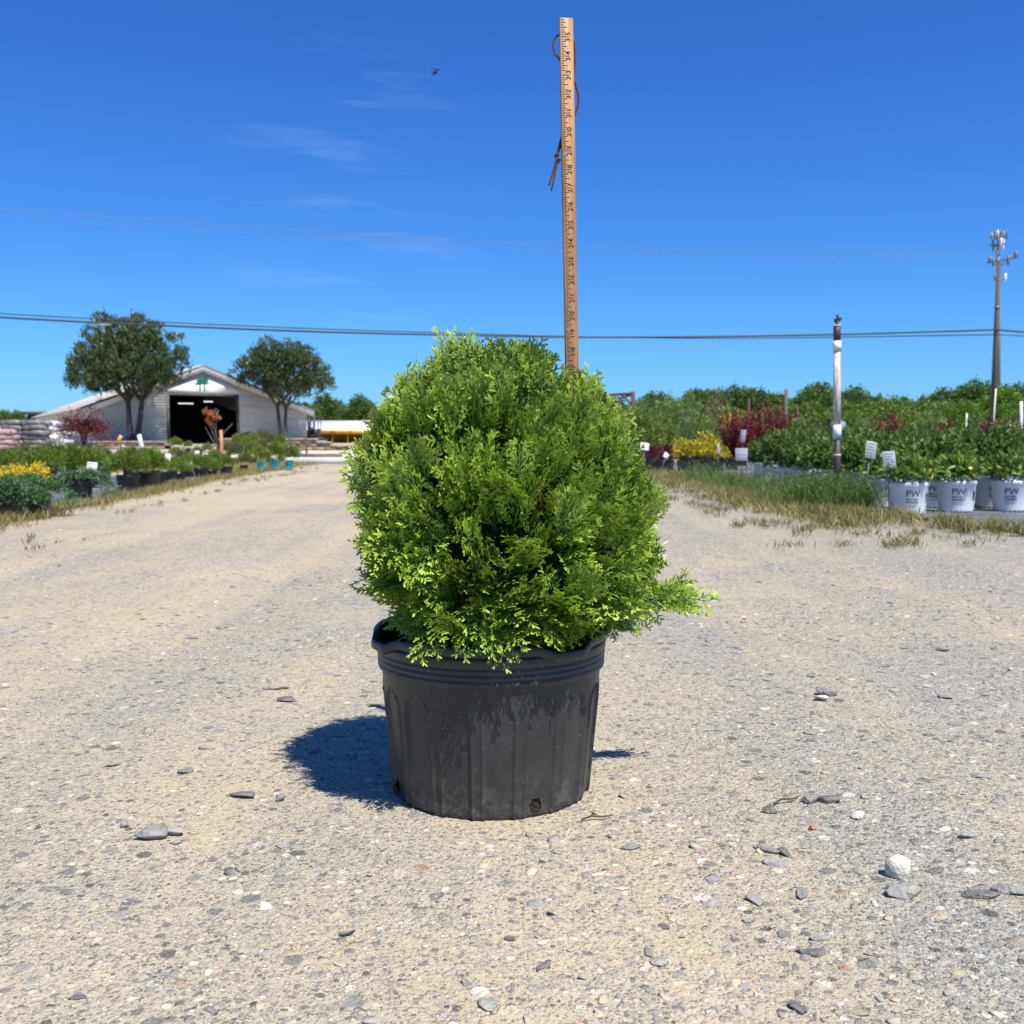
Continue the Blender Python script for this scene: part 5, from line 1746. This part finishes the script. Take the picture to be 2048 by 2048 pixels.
LB = {'oak': 'dark green leafy tree in the woodland edge on the horizon', 'cedar': 'narrow bluish cedar rising between the woodland trees', 'willow': 'bright yellow-green leafy tree behind the utility pole', 'scrub': 'olive-green scrub bush on the overgrown field beyond the plant rows'}
i = 0
for (nx, top, Y, w) in ((1190, 775, 150, 90), (1228, 790, 160, 70), (1298, 783, 140, 105), (1350, 797, 150, 90), (1403, 770, 135, 105), (1450, 790, 150, 80), (1470, 771, 140, 95), (1528, 774, 140, 110), (1580, 790, 150, 90), (1632, 760, 130, 125), (1668, 775, 140, 90), (1700, 772, 140, 95), (1738, 783, 150, 80), (1886, 770, 130, 110), (1950, 760, 130, 120), (2045, 755, 130, 110), (1790, 800, 150, 110), (1840, 798, 150, 100), (1100, 800, 150, 110), (1000, 805, 150, 120), (900, 805, 150, 120), (800, 800, 150, 120)):
    tree(nx, top, Y, w, 'oak', LB['oak'], 'woodland edge trees', i); i += 1
tree(1369, 778, 130, 34, 'cedar', LB['cedar'], None)
for (nx, top, Y, w) in ((1920, 790, 52, 90), (1985, 772, 55, 110), (2040, 766, 54, 100), (1945, 800, 50, 80), (2010, 800, 48.5, 90)):
    tree(nx, top, Y, w, 'willow', LB['willow'], 'bright green trees by the utility pole', i, 'leafy_tree'); i += 1
for (nx, top, Y, w) in ((1500, 812, 60, 90), (1560, 806, 62, 100), (1620, 800, 60, 110), (1690, 797, 58, 120), (1750, 793, 60, 110), (1800, 789, 62, 110), (1850, 792, 58, 110), (1890, 800, 52, 100), (1580, 822, 45, 100), (1650, 818, 42, 110), (1720, 815, 40, 120), (1790, 812, 42, 120), (1850, 815, 40, 110), (1440, 832, 60, 90), (1385, 832, 60, 90), (1320, 838, 55, 90), (1260, 832, 55, 90), (1210, 830, 60, 90), (1480, 838, 48, 90), (1400, 842, 46, 90), (1310, 846, 42, 90)):
    tree(nx, top, Y, w, 'scrub', LB['scrub'], 'scrub on the overgrown field', i, 'scrub_bush'); i += 1
for (nx, top, Y, w, lab) in ((616, 798, 105, 80, 'bright green tree behind the end of the barn'), (652, 782, 110, 75, 'tall dark green tree rising behind the white shed roof'), (684, 800, 115, 60, 'brownish green tree behind the white shed roof'), (722, 788, 110, 70, 'dark tree behind the white shed showing beside the potted shrub'), (600, 815, 120, 70, 'low green tree half hidden by the barn gable')):
    tree(nx, top, Y, w, 'oak', lab, None, i); i += 1
for (nx, top, Y, w) in ((8, 816, 160, 45), (32, 820, 160, 40), (52, 830, 160, 36), (-25, 815, 160, 50)):
    tree(nx, top, Y, w, 'oak', 'small green tree on the horizon above the bagged pallets', 'trees above the bagged pallets', i); i += 1

# maroon Japanese maple and the small orange one with its stake
p = at(168, 900, 24); p.z = 0
t = thing('maroon_maple', 'spreading maroon cut-leaf maple in a black pot in front of the barn', 'tree', p)
put('pot', POTS['big'][0], t, scale=1.35); put('soil', POTS['big'][1], t, scale=1.35)
mb = MB(); rr = random.Random(2)
for k in range(9):
    a = .7 * k
    tube(mb, [(0, 0, .25), (.12 * math.cos(a), .12 * math.sin(a), .65 + .03 * k), (.45 * math.cos(a), .3 * math.sin(a), .85 + .03 * k), (.62 * math.cos(a), .4 * math.sin(a), .7)], [.022, .015, .009, .003], 6)
put('branch', mb.mesh('branch', M['bark'], True), t)
put('crown', fol_arms('crown', 'maple', 60, 70, .75, .42, .55, .58, .075, .022, 71, .055), t)['kind'] = 'stuff'
mp = crown_clusters('maple', [(.18, 0, 1.05, .24, .6), (-.18, 0, .9, .3, .5), (.4, 0, .72, .3, .5), (-.35, 0, .62, .3, .5)], 90, 10, .05, .075, .022, 72, .1, 'crown')
put('crown', mp, t)['kind'] = 'stuff'
p = at(438, 900, 17.5); p.z = 0
t = thing('orange_maple', 'small orange-leaved maple with bare grey branches before the barn door', 'tree', p)
mb = MB()
for pts in ([(0, 0, 0), (-.02, 0, .45), (-.10, 0, .72), (-.17, 0, .92)], [(0, 0, .3), (-.05, 0, .6), (-.02, .02, .80), (.0, 0, .95)], [(0, 0, .35), (.10, 0, .58), (.24, 0, .72)], [(0, 0, .25), (-.14, 0, .5), (-.24, .02, .68)], [(0, 0, .3), (-.10, .02, .55), (-.2, 0, .8)]):
    tube(mb, pts, [.014, .010, .007, .003][:len(pts)], 6)
put('branch', mb.mesh('branch', M['bark'], True), t)
put('crown', crown_clusters('orangeleaf', [(-.20, 0, .92, .065, .4), (-.08, 0, .90, .07, .5), (-.14, 0, .80, .07, .35), (.0, 0, .85, .05, .8), (-.12, 0, .70, .04, .9)], 42, 8, .016, .045, .022, 73, .1), t)['kind'] = 'stuff'
p = at(443, 915, 14.8); p.z = 0
mb = MB(); tube(mb, [(0, 0, 0), (.004, 0, .3), (0, 0, at(443, 860, 14.8).z)], [.026, .025, .024], 10)
tag(put('stake', mb.mesh('stake', M['copper'], True), loc=p), 'copper-coloured round stake standing before the barn door', 'stake')
for (a, y0_, y1_, Y, rr, m_, lab) in ((614, 863, 919, 22.0, .018, 'timber', 'thin dark post standing by the sand path'),):
    p = at(a, y1_, Y); mb = MB(); tube(mb, [(0, 0, 0), (-.02, 0, at(a, y0_, Y).z)], rr, 8)
    tag(put('thin_post', mb.mesh('thin_post', M[m_], True), loc=(p.x, p.y, 0)), lab, 'post')
mb = MB(); box(mb, (0, 0, .09), (1.15, .2, .18), bev=.02)
p = gp(622, 927)
tag(put('edging_timber', mb.mesh('edging_timber', M['timber']), loc=(p.x, p.y, 0)), 'dark timber edging beam lying by the teal pots', 'beam')

# ================================================================== BLOCK WALLS
def block_wall(label, x0, x1, Y0, Y1, z_top, stepdown=(), nm='block_wall'):
    w = thing(nm, label, 'wall', (x0, Y0, 0))
    L = math.hypot(x1 - x0, Y1 - Y0); rz = math.atan2(Y1 - Y0, x1 - x0)
    w.rotation_euler = (0, 0, rz)
    bw, bh, bd = .42, .118, .28
    r = random.Random(3)
    vm = []
    for k in range(6):
        m_ = MB(); box(m_, (0, 0, 0), (bw - .018, bd, bh - .010), bev=.012); v = m_.v[0]
        v += np.random.default_rng(k).normal(size=v.shape) * .006
        vm.append(m_.mesh('block', M['block']))
    cap_ = MB(); box(cap_, (0, 0, 0), (bw * 1.2 - .012, bd + .07, .075), bev=.012); capm = cap_.mesh('cap_block', M['block'])
    n = int(round(z_top / bh)); cols = int(L / bw)
    for row in range(n):
        for c in range(cols):
            x = (c + (.5 if row % 2 else 0)) * bw
            lim = n
            for (sx, drop) in stepdown:
                if x > sx: lim = n - drop
            if row < lim:
                put('block', vm[r.randrange(6)], w, (x, r.uniform(-.02, .02), bh * (row + .5)), (0, 0, r.uniform(-.02, .02)))
            elif row == lim or (row == n - 1 and lim == n):
                pass
    c = 0.0
    while c < L:
        lim = n
        for (sx, drop) in stepdown:
            if c > sx: lim = n - drop
        put('cap_block', capm, w, (c, 0, bh * lim + .040), (0, 0, r.uniform(-.02, .02)))
        c += bw * 1.2
    return w


q0, q1 = at(455, 890, 36), at(780, 890, 35)
Lw = q1.x - q0.x
block_wall('tan block retaining wall stepping down beside the sand path', q0.x, q1.x, 36, 35.2, .36, ((at(655, 890, 36).x - q0.x, 1), (at(674, 890, 36).x - q0.x, 2)))
q0, q1 = at(190, 890, 40), at(342, 890, 40)
block_wall('low tan block wall below the taller evergreen tree', q0.x, q1.x, 40, 40, .26)
for (a, b, Yn, Yf, zt, lab) in ((455, 655, 36.2, 62.5, .36, 'raised soil bed behind the stepped block wall'), (190, 342, 40.2, 61.5, .26, 'raised soil bed behind the low block wall')):
    c0, c1, c2, c3 = at(a, 890, Yn), at(b, 890, Yn), at(b, 890, Yf), at(a, 890, Yf)
    m_ = MB(); m_.add([(c0.x, Yn, zt), (c1.x, Yn, zt), (c2.x, Yf, zt), (c3.x, Yf, zt), (c0.x, Yn, 0), (c1.x, Yn, 0), (c2.x, Yf, 0), (c3.x, Yf, 0)], [(0, 1, 2, 3), (0, 4, 5, 1), (1, 5, 6, 2), (2, 6, 7, 3), (3, 7, 4, 0)])
    tag(put('raised_bed', m_.mesh('raised_bed', M['soil'])), lab, None, None, 'structure')
for i, (a, y, f_, s) in enumerate(((352, 30, 'bushteal', 1.0), (376, 31, 'bushteal', .8), (497, 35.5, 'purple', 1.7), (524, 35.2, 'olive', 1.5), (478, 33, 'bushteal', 1.3), (545, 33, 'olive', 1.2), (505, 32, 'bushteal', 1.3), (560, 31, 'bushteal', 1.2))):
    p = at(a, 890, y); p.z = 0
    potted('potted_shrub', ['leafy green shrub left of the open barn door', 'small pale green shrub before the open barn door', 'reddish brown shrub on the raised bed right of the barn door', 'olive shrub next to the reddish brown one on the raised bed',
                            'green shrub below the right side of the barn door', 'olive shrub in front of the stepped wall', 'green shrub in front of the stepped wall', 'green shrub behind the teal pots near the stepped wall'][i], 'potted plant', None, p, 'mid', f_, i, s, .9, i=i)

# ================================================================== SHED, FORKLIFT, FAR ROOF, PALLETS
p = at(612, 890, 74)
shed = thing('open_shed', 'open storage shed with a white roof and ochre yellow front beam', 'shed', (p.x, 74, 0))
zt, zb, zf = at(640, 840, 74).z, at(640, 861, 74).z, at(640, 867.5, 74).z
Lx = at(780, 840, 74).x - p.x
mb = MB(); mb.add([(-1, 0, zb + .04), (Lx, 0, zb + .04), (Lx, 2.6, zt), (-1, 2.6, zt), (-1, 0, zb - .02), (Lx, 0, zb - .02), (Lx, 2.6, zt - .06), (-1, 2.6, zt - .06)], [(0, 1, 2, 3), (7, 6, 5, 4), (0, 4, 5, 1), (1, 5, 6, 2), (3, 2, 6, 7), (0, 3, 7, 4)])
put('roof', mb.mesh('roof', M['white']), shed)
mb = MB(); box(mb, (Lx / 2 + .35, -.03, (zb + zf) / 2), (Lx - .8, .1, zb - zf + .04))
bm_ = put('front_beam', mb.mesh('front_beam', M['yellow']), shed)
for xx in (.95, 2.0, 3.2, 4.4):
    m_ = MB(); box(m_, (xx, -.085, (zb + zf) / 2 + .02), (.28, .02, .10)); put('slot', m_.mesh('slot', M['ochre']), bm_)
for xx in (.78, 1.9, 3.0, 4.1, 5.2):
    m_ = MB(); box(m_, (xx, .1, zf / 2), (.07, .07, zf)); put('post', m_.mesh('post', M['yellow']), shed)
mb = MB(); box(mb, (Lx / 2, 2.4, zb / 2), (Lx + 1.5, .06, zb)); put('back_wall', mb.mesh('back_wall', M['ochre']), shed)

p = at(625, 890, 70); k = 70 / FPX
fl = thing('forklift', 'black forklift with a raised mast parked at the corner of the barn', 'forklift', (p.x, 70, 0))
mt_ = at(625, 832, 70).z
for dx in (-.16, .16):
    m_ = MB(); box(m_, (dx, -.2, mt_ / 2 + .05), (.11, .12, mt_ - .1)); put('mast_rail', m_.mesh('mast_rail', M['machine']), fl)
m_ = MB()
for zz in (.5, 1.05, mt_ - .1): box(m_, (0, -.2, zz), (.30, .06, .09))
put('crossbar', m_.mesh('crossbar', M['machine']), fl)
m_ = MB(); box(m_, (.05, .55, .62), (.75, 1.2, .75), bev=.08); put('body', m_.mesh('body', M['machine']), fl)
m_ = MB()
for dx in (-.3, .4):
    for dy in (.05, 1.05): tube(m_, [(dx, dy, .9), (dx, dy, 1.75)], .03, 6)
box(m_, (.05, .55, 1.78), (.85, 1.1, .06)); put('overhead_guard', m_.mesh('overhead_guard', M['machine']), fl)
for dx in (-.34, .44):
    for dy in (.1, 1.0):
        m_ = MB(); tube(m_, [(dx - .08, dy, .24), (dx + .08, dy, .24)], .24, 16); put('wheel', m_.mesh('wheel', M['machine'], True), fl)
for dx in (-.15, .15):
    m_ = MB(); box(m_, (dx, -.75, .12), (.1, 1.0, .04)); put('fork', m_.mesh('fork', M['steel']), fl)

p0, p1 = at(57, 890, 112), at(125, 890, 112)
zt = at(80, 823, 112).z
fb = thing('far_building', 'brown flat-roofed building behind the barn roof', 'building', (p0.x, 112, 0))
mb = MB(); box(mb, ((p1.x - p0.x) / 2, 4, (zt - .35) / 2), (p1.x - p0.x, 8, zt - .35)); put('wall', mb.mesh('wall', M['darkpipe']), fb)
mb = MB(); box(mb, ((p1.x - p0.x) / 2, 3.8, zt - .17), (p1.x - p0.x + .8, 9, .32)); put('roof', mb.mesh('roof', M['timber']), fb)
for k in range(3):
    m_ = MB(); box(m_, (.6 + k * 1.2, -.03, zt - 1.1), (.7, .06, .8)); put('window', m_.mesh('window', M['machine']), fb)


def bag_shape(seed):
    v = ICO[2][0].copy()
    v = np.sign(v) * np.abs(v) ** np.array([.45, .45, .7])
    v *= np.array([.30, .24, .085])
    v += np.random.default_rng(seed).normal(size=v.shape) * .008
    return v


BAG = {}
for mt in ('bagwhite', 'baggrey', 'bagpink'):
    BAG[mt] = []
    for s in range(3):
        m_ = MB(); m_.add(bag_shape(s), ICO[2][1]); BAG[mt].append(m_.mesh('bag', M[mt], True))


def pallet(nx, Y, mats, layers, label, rz=0.0, mats_side=None):
    p = at(nx, 890, Y)
    t = thing('pallet_of_bags', label, 'pallet', (p.x, Y, 0), rz, 'pallets of bagged soil')
    m_ = MB()
    for y in (-.45, -.15, .15, .45): box(m_, (0, y, .105), (1.05, .10, .025))
    for x in (-.48, 0, .48): box(m_, (x, 0, .046), (.09, 1.0, .09))
    put('pallet_base', m_.mesh('pallet_base', M['pallet']), t)
    r = random.Random(int(nx) + 3)
    for l in range(layers):
        for x in (-.27, .27):
            for y in (-.25, .25):
                put('bag', BAG[mats][r.randrange(3)], t, (x + r.uniform(-.03, .03) * (1 + l * .2), y + r.uniform(-.03, .03), .20 + l * .135), (r.uniform(-.05, .05), r.uniform(-.06, .06), r.uniform(-.12, .12)), r.uniform(.98, 1.06))
    return t


pallet(54, 29.5, 'baggrey', 6, 'pallet stacked with bags under grey plastic wrap', .15)
pallet(100, 31.5, 'bagwhite', 6, 'pallet of white plastic bags beside the maroon maple', -.2)
pallet(0, 32.0, 'bagwhite', 6, 'pallet of white plastic bags behind the pink printed bags', .1)
pallet(-14, 28.0, 'bagpink', 4, 'lower pallet of pink printed bags', .2)
# ================================================================== POSTS, PIPE FRAME, UTILITY POLES, WIRES
Yp = 7.3
b = at(1676, 945, Yp); bx = b.x
zz_ = lambda ny: at(1676, ny, Yp).z
post = thing('irrigation_post', 'tall white and brown irrigation post with a sprinkler head on top', 'post', (bx, Yp, 0))
lx = at(1674, 650, Yp).x - bx
def seg(name, n0, n1, r, mat, parent):
    z0, z1 = max(0, zz_(n0)), zz_(n1)
    H = zz_(650)
    m_ = MB(); tube(m_, [(lx * z0 / H, 0, z0), (lx * (z0 + z1) / 2 / H, 0, (z0 + z1) / 2), (lx * z1 / H, 0, z1)], r, 16)
    return put(name, m_.mesh(name, M[mat], True), parent)
seg('lower_pipe', 1008, 872, .0255, 'darkpipe', post)
seg('band', 913, 908, .0264, 'sandbed', post)
seg('upper_pipe', 872, 700, .0252, 'peel', post)
seg('collar', 878, 850, .0290, 'pvc', post)
seg('collar', 702, 682, .0298, 'pvc', post)
seg('cap_pipe', 683, 652, .0255, 'darkpipe', post)
seg('cap_ring', 653, 650, .027, 'sandbed', post)
mb = MB()
tube(mb, [(lx, 0, zz_(651)), (lx, 0, zz_(640))], .007, 8)
for (dx, dz, rr) in ((-.011, 640, .012), (.007, 637, .013), (.011, 642, .010), (-.014, 644, .009), (.025, 639, .007), (-.001, 632, .010)):
    mb.add(rock_shape(1, np.random.default_rng(3), 3, .05) * rr + np.array([lx + dx, 0, zz_(dz)]), ICO[1][1])
tube(mb, [(lx, 0, zz_(638)), (lx + .033, 0, zz_(636))], .005, 6)
put('sprinkler_head', mb.mesh('sprinkler_head', M['cedar'] if False else M['machine']), post)
p = at(1676, 858, 15.4)
m_ = MB(); lathe(m_, [(.07, -.16), (.11, -.15), (.12, 0), (.11, .10), (.06, .12), (.01, .125)], 20)
tk = thing('water_barrel', 'pale blue-green barrel standing behind the white irrigation post', 'barrel', (p.x, 15.4, 0))
put('drum', m_.mesh('drum', M['barrel']), tk, (0, 0, p.z))
m_ = MB(); tube(m_, [(0, 0, 0), (0, 0, p.z - .14)], .05, 10); put('stand', m_.mesh('stand', M['timber']), tk)


def simple_post(nx, n0, n1, Y, r, mat, label, group=None, dx=0.0, band=None):
    b_ = at(nx, n1, Y)
    t = thing('field_post', label, 'post', (b_.x, Y, 0), 0, group)
    H = at(nx, n0, Y).z
    m_ = MB(); tube(m_, [(0, 0, 0), (dx * .5, 0, H * .5), (dx, 0, H)], r, 10); put('shaft', m_.mesh('shaft', M[mat], True), t)
    if band:
        za, zb_ = at(nx, band[1], Y).z, at(nx, band[0], Y).z
        m_ = MB(); tube(m_, [(dx * za / H, 0, za), (dx * zb_ / H, 0, zb_)], r * 1.15, 10); put('band', m_.mesh('band', M['pvc'], True), t)
    return t


simple_post(1497, 797, 850, 30, .035, 'rust', 'short rusty brown post above the crimson barberries')
simple_post(1571, 778, 850, 32, .055, 'timber', 'thick grey wooden post above the crimson barberries')
simple_post(1594, 813, 880, 22, .022, 'rust', 'thin brown post with a white band at the end of the barberries', band=(836, 868))
simple_post(1440, 806, 850, 32, .018, 'steel', 'thin pale stake far behind the yellow shrubs')
simple_post(1389, 815, 860, 30, .030, 'timber', 'weathered stub post far behind the yellow shrubs')
simple_post(1282, 829, 870, 26, .030, 'copper', 'short tan stub post beside the rusty pipe frame')
simple_post(2045, 803, 870, 20, .028, 'pvc', 'leaning white pole at the far end of the leafy rows', dx=-.05)
simple_post(1932, 826, 870, 26, .016, 'pvc', 'thin white stake left of the utility pole')
simple_post(2019, 840, 870, 22, .020, 'pvc', 'short white stake between the utility pole and the leaning pole')
simple_post(1312, 800, 860, 40, .02, 'timber', 'slim dark stake near the dark woodland tree')

fr = thing('pipe_frame', 'rusty steel pipe frame with diagonal braces standing in the plant rows', 'frame', (0, 0, 0))
Y1, Y2 = 23.0, 31.0
A = at(1266, 783, Y1); B = at(1196, 788, Y1); C = at(1238, 794, Y2)
fr.location = (A.x, Y1, 0)
def ff(p): return Vector((p.x - A.x, p.y - Y1, p.z))
for q, r in ((A, .045), (B, .045), (C, .05)):
    m_ = MB(); tube(m_, [ff(Vector((q.x, q.y, 0))), ff(q)], r, 10); put('upright', m_.mesh('upright', M['rust'], True), fr)
m_ = MB(); tube(m_, [ff(B) + Vector((0, 0, -.04)), ff(A) + Vector((0, 0, -.04))], .03, 8); put('top_rail', m_.mesh('top_rail', M['rust'], True), fr)
m_ = MB(); tube(m_, [ff(C) + Vector((0, 0, -.05)), ff(A) + Vector((0, 0, -.06))], .03, 8); put('top_rail', m_.mesh('top_rail', M['rust'], True), fr)
m_ = MB(); tube(m_, [ff(at(1242, 789, Y1)), ff(at(1263, 808, Y1))], .022, 8); put('brace', m_.mesh('brace', M['rust'], True), fr)

# wooden utility pole and the antenna mast behind it
YU = 46.0
ub, ut = at(1984, 866, YU), at(1998, 520, YU)
up_ = thing('utility_pole', 'tall wooden utility pole carrying the thick cables', 'pole', (ub.x, YU, 0))
H = ut.z; dxu = ut.x - ub.x
m_ = MB(); tube(m_, [(-.02, 0, 0), (dxu * .5, 0, H * .5), (dxu, 0, H)], [.125, .108, .090], 14); put('shaft', m_.mesh('shaft', M['wood'], True), up_)
m_ = MB()
for nn in (615, 667):
    z = at(1990, nn, YU).z
    tube(m_, [(dxu * z / H, 0, z - .06), (dxu * z / H, 0, z + .06)], .115, 12)
put('bracket', m_.mesh('bracket', M['steel']), up_)
m_ = MB(); tube(m_, [(-.05, -.11, .0), (dxu * .12 + .05, -.11, 2.6)], .03, 8); put('conduit', m_.mesh('conduit', M['pvc'], True), up_)  # white tube stands in for sunlight on the lower pole

YM = 74.0
mbp, mtp = at(1999, 866, YM), at(1996, 500, YM)
mast = thing('antenna_mast', 'grey antenna mast crowned by white panels, standing behind the wooden pole', 'mast', (mbp.x, YM, 0))
dxm = mtp.x - mbp.x; H2_ = mtp.z
m_ = MB(); tube(m_, [(0, 0, 0), (dxm * .5, 0, H2_ * .5), (dxm, 0, H2_)], [.145, .13, .115], 14); put('shaft', m_.mesh('shaft', M['steel'], True), mast)
def mp_(nx, ny, dy=0.0):
    q = at(nx, ny, YM); return Vector((q.x - mbp.x, dy, q.z))
rm = random.Random(4)
for k, (nx, n0, n1) in enumerate(((1980, 466, 479), (1984, 464, 482), (1988, 467, 484), (1991, 462, 474), (1994, 461, 475), (1997, 460, 475), (2002, 460, 478), (2008, 462, 476), (2013, 460, 479), (1986, 480, 500), (1991, 486, 503), (2007, 483, 500), (2004, 478, 492), (1996, 478, 494))):
    a, b_ = mp_(nx, n0, rm.uniform(-.5, .4)), mp_(nx, n1)
    m_ = MB(); box(m_, (a.x, a.y, (a.z + b_.z) / 2), (.11, .16, a.z - b_.z), rm.uniform(-.4, .4), bev=.02)
    put('antenna_panel', m_.mesh('antenna_panel', M['white'] if rm.random() < .35 else (M['cardgrey'] if rm.random() < .5 else M['steel'])), mast)
m_ = MB()
for ny in (474, 490):
    c = mp_(1996, ny)
    ringp = [(c.x + .55 * math.cos(6.283 * k / 12), .5 * math.sin(6.283 * k / 12), c.z) for k in range(13)]
    tube(m_, ringp, .03, 6)
    for k in range(4):
        tube(m_, [(c.x, 0, c.z), (c.x + .55 * math.cos(1.57 * k + .5), .5 * math.sin(1.57 * k + .5), c.z)], .03, 6)
tube(m_, [mp_(1996, 502), mp_(1996, 465)], .08, 8)
put('antenna_rack', m_.mesh('antenna_rack', M['steel']), mast)
m_ = MB(); a, b_ = mp_(1972, 527, -.25), mp_(2028, 516, -.25)
tube(m_, [a, b_], .055, 8); tube(m_, [mp_(1996, 535, -.2), mp_(2014, 520, -.25)], .03, 6); tube(m_, [mp_(1996, 535, -.2), mp_(1982, 527, -.25)], .03, 6)
put('crossarm', m_.mesh('crossarm', M['wood']), mast)
for (nx, n0, n1, w_) in ((1977, 515, 527, .22), (2028, 505, 517, .2), (2013, 512, 532, .14), (1983, 516, 534, .14), (1987, 550, 563, .14), (2007, 548, 563, .16)):
    a, b_ = mp_(nx, n0, -.28), mp_(nx, n1)
    m_ = MB(); box(m_, (a.x, a.y, (a.z + b_.z) / 2), (w_, w_, a.z - b_.z), bev=.02); put('equipment_box', m_.mesh('equipment_box', M['steel'] if nx != 2007 else M['white']), mast)
m_ = MB(); tube(m_, [mp_(1990, 560, -.2), mp_(2007, 560, -.25)], .03, 6); put('small_arm', m_.mesh('small_arm', M['steel']), mast)

# cables: thick pair on the wooden pole, pale thin wires high up
def cable(pts, r, mat, label, group=None, name='overhead_cable'):
    P = [at(a, b_, Y) for a, b_, Y in pts]
    m_ = MB(); tube(m_, spl(P, 10), r, 6)
    return tag(put(name, m_.mesh(name, M[mat], True)), label, 'cable', group)


mainpts = [(-300, 613, 38), (0, 634.5, 39.5), (300, 650, 41), (620, 663, 42), (900, 670, 43), (1130, 674, 44), (1400, 673.5, 44.5), (1670, 669, 45), (1850, 664, 45.5), (1989, 659.5, 45.8)]
cable(mainpts, .038, 'cable', 'thick black overhead cable running to the wooden utility pole')
cable([(-300, 606, 38), (0, 627, 39.6), (300, 643, 41.1), (620, 657, 42.1), (900, 666, 43.1), (1130, 672.5, 44.1), (1400, 676.5, 44.6), (1670, 674.5, 45.1), (1850, 671.5, 45.6), (1987, 669.5, 45.9)], .021, 'cable', 'thinner black overhead cable running just beside the thick one')
cable([(1990, 659.5, 45.8), (2048, 664, 46.5), (2200, 676, 48), (2500, 690, 52)], .038, 'cable', 'thick black cable leading on past the wooden utility pole')
cable([(1988, 669.5, 45.9), (2048, 672, 46.5), (2200, 684, 48), (2500, 700, 52)], .021, 'cable', 'thin black cable leading on past the wooden utility pole')
cable([(-300, 394, 52), (0, 417, 54), (300, 440, 56), (640, 464, 58), (900, 480, 60), (1130, 492, 62), (1400, 500, 64), (1700, 505, 67), (1990, 505, 72)], .016, 'wire', 'pale upper overhead wire crossing the sky to the antenna mast', 'pale overhead wires', 'overhead_wire')
cable([(-300, 411, 52), (0, 434, 54), (300, 455, 56), (640, 475, 58), (900, 490, 60), (1130, 503, 62), (1400, 512, 64), (1700, 516, 67), (1990, 515, 72)], .010, 'wire', 'faint lower overhead wire crossing the sky below the pale one', 'pale overhead wires', 'overhead_wire')
a = at(188, 644, 40.7); b_ = at(222, 646, 40.8)
m_ = MB(); tube(m_, [a + Vector((0, 0, -.05)), a.lerp(b_, .5) + Vector((0, 0, -.055)), b_ + Vector((0, 0, -.05))], [.03, .05, .03], 10)
tag(put('cable_splice', m_.mesh('cable_splice', M['pvc'], True)), 'white splice case hanging on the thick black cable', 'splice case')

# ================================================================== BIRD
Yb = 16.0
c = at(872, 140, Yb)
q = at(1024 + 100, 140, Yb); mpx = (q.x - at(1024, 140, Yb).x) / 100.0
v, f = [], []
body = [(-10.5, 2.0, .5, .15), (-8, 2.1, .9, .25), (-5, 1.9, 1.1, .55), (-2, 1.5, 1.7, 1.5), (1, 1.0, 2.1, 2.0), (4, .8, 2.0, 1.9), (6, .9, 1.5, 1.5), (7.5, .9, 1.45, 1.45), (9, .5, 1.0, 1.0), (10, .1, .4, .4), (11, -.3, .1, .1)]
for (x_, z_, ry, rz_) in body:
    for k in range(10):
        a = 6.283 * k / 10
        v.append((x_ * mpx, ry * math.cos(a) * mpx, (z_ + rz_ * math.sin(a)) * mpx))
for i_ in range(len(body) - 1):
    for k in range(10):
        f.append((i_ * 10 + k, i_ * 10 + (k + 1) % 10, i_ * 10 + 10 + (k + 1) % 10, i_ * 10 + 10 + k))
mb = MB(); mb.add(v, f)
for s in (-1, 1):
    W_ = [(3.5, 1.0, 1.2), (-1.5, 1.0, 1.2), (2.5, 3.0, -2.5), (-3.0, 3.0, -2.0), (-1.0, 5.0, -6.0), (-5.0, 5.0, -5.0), (-6.0, 6.0, -8.0), (-8.0, 6.0, -7.5)]
    top = [(x_ * mpx, s * y_ * mpx, z_ * mpx + .003) for x_, y_, z_ in W_]
    bot = [(x_ * mpx, s * y_ * mpx, z_ * mpx - .003) for x_, y_, z_ in W_]
    ff_ = [(0, 1, 3, 2), (2, 3, 5, 4), (4, 5, 7, 6), (8, 10, 11, 9), (10, 12, 13, 11), (12, 14, 15, 13), (0, 2, 10, 8), (2, 4, 12, 10), (4, 6, 14, 12), (1, 9, 11, 3), (3, 11, 13, 5), (5, 13, 15, 7), (6, 7, 15, 14), (0, 8, 9, 1)]
    mb.add(top + bot, ff_)
tag(put('bird', mb.mesh('bird', M['birdmat'], True), loc=c), 'small dark bird flying with lowered wings in the clear sky', 'bird')
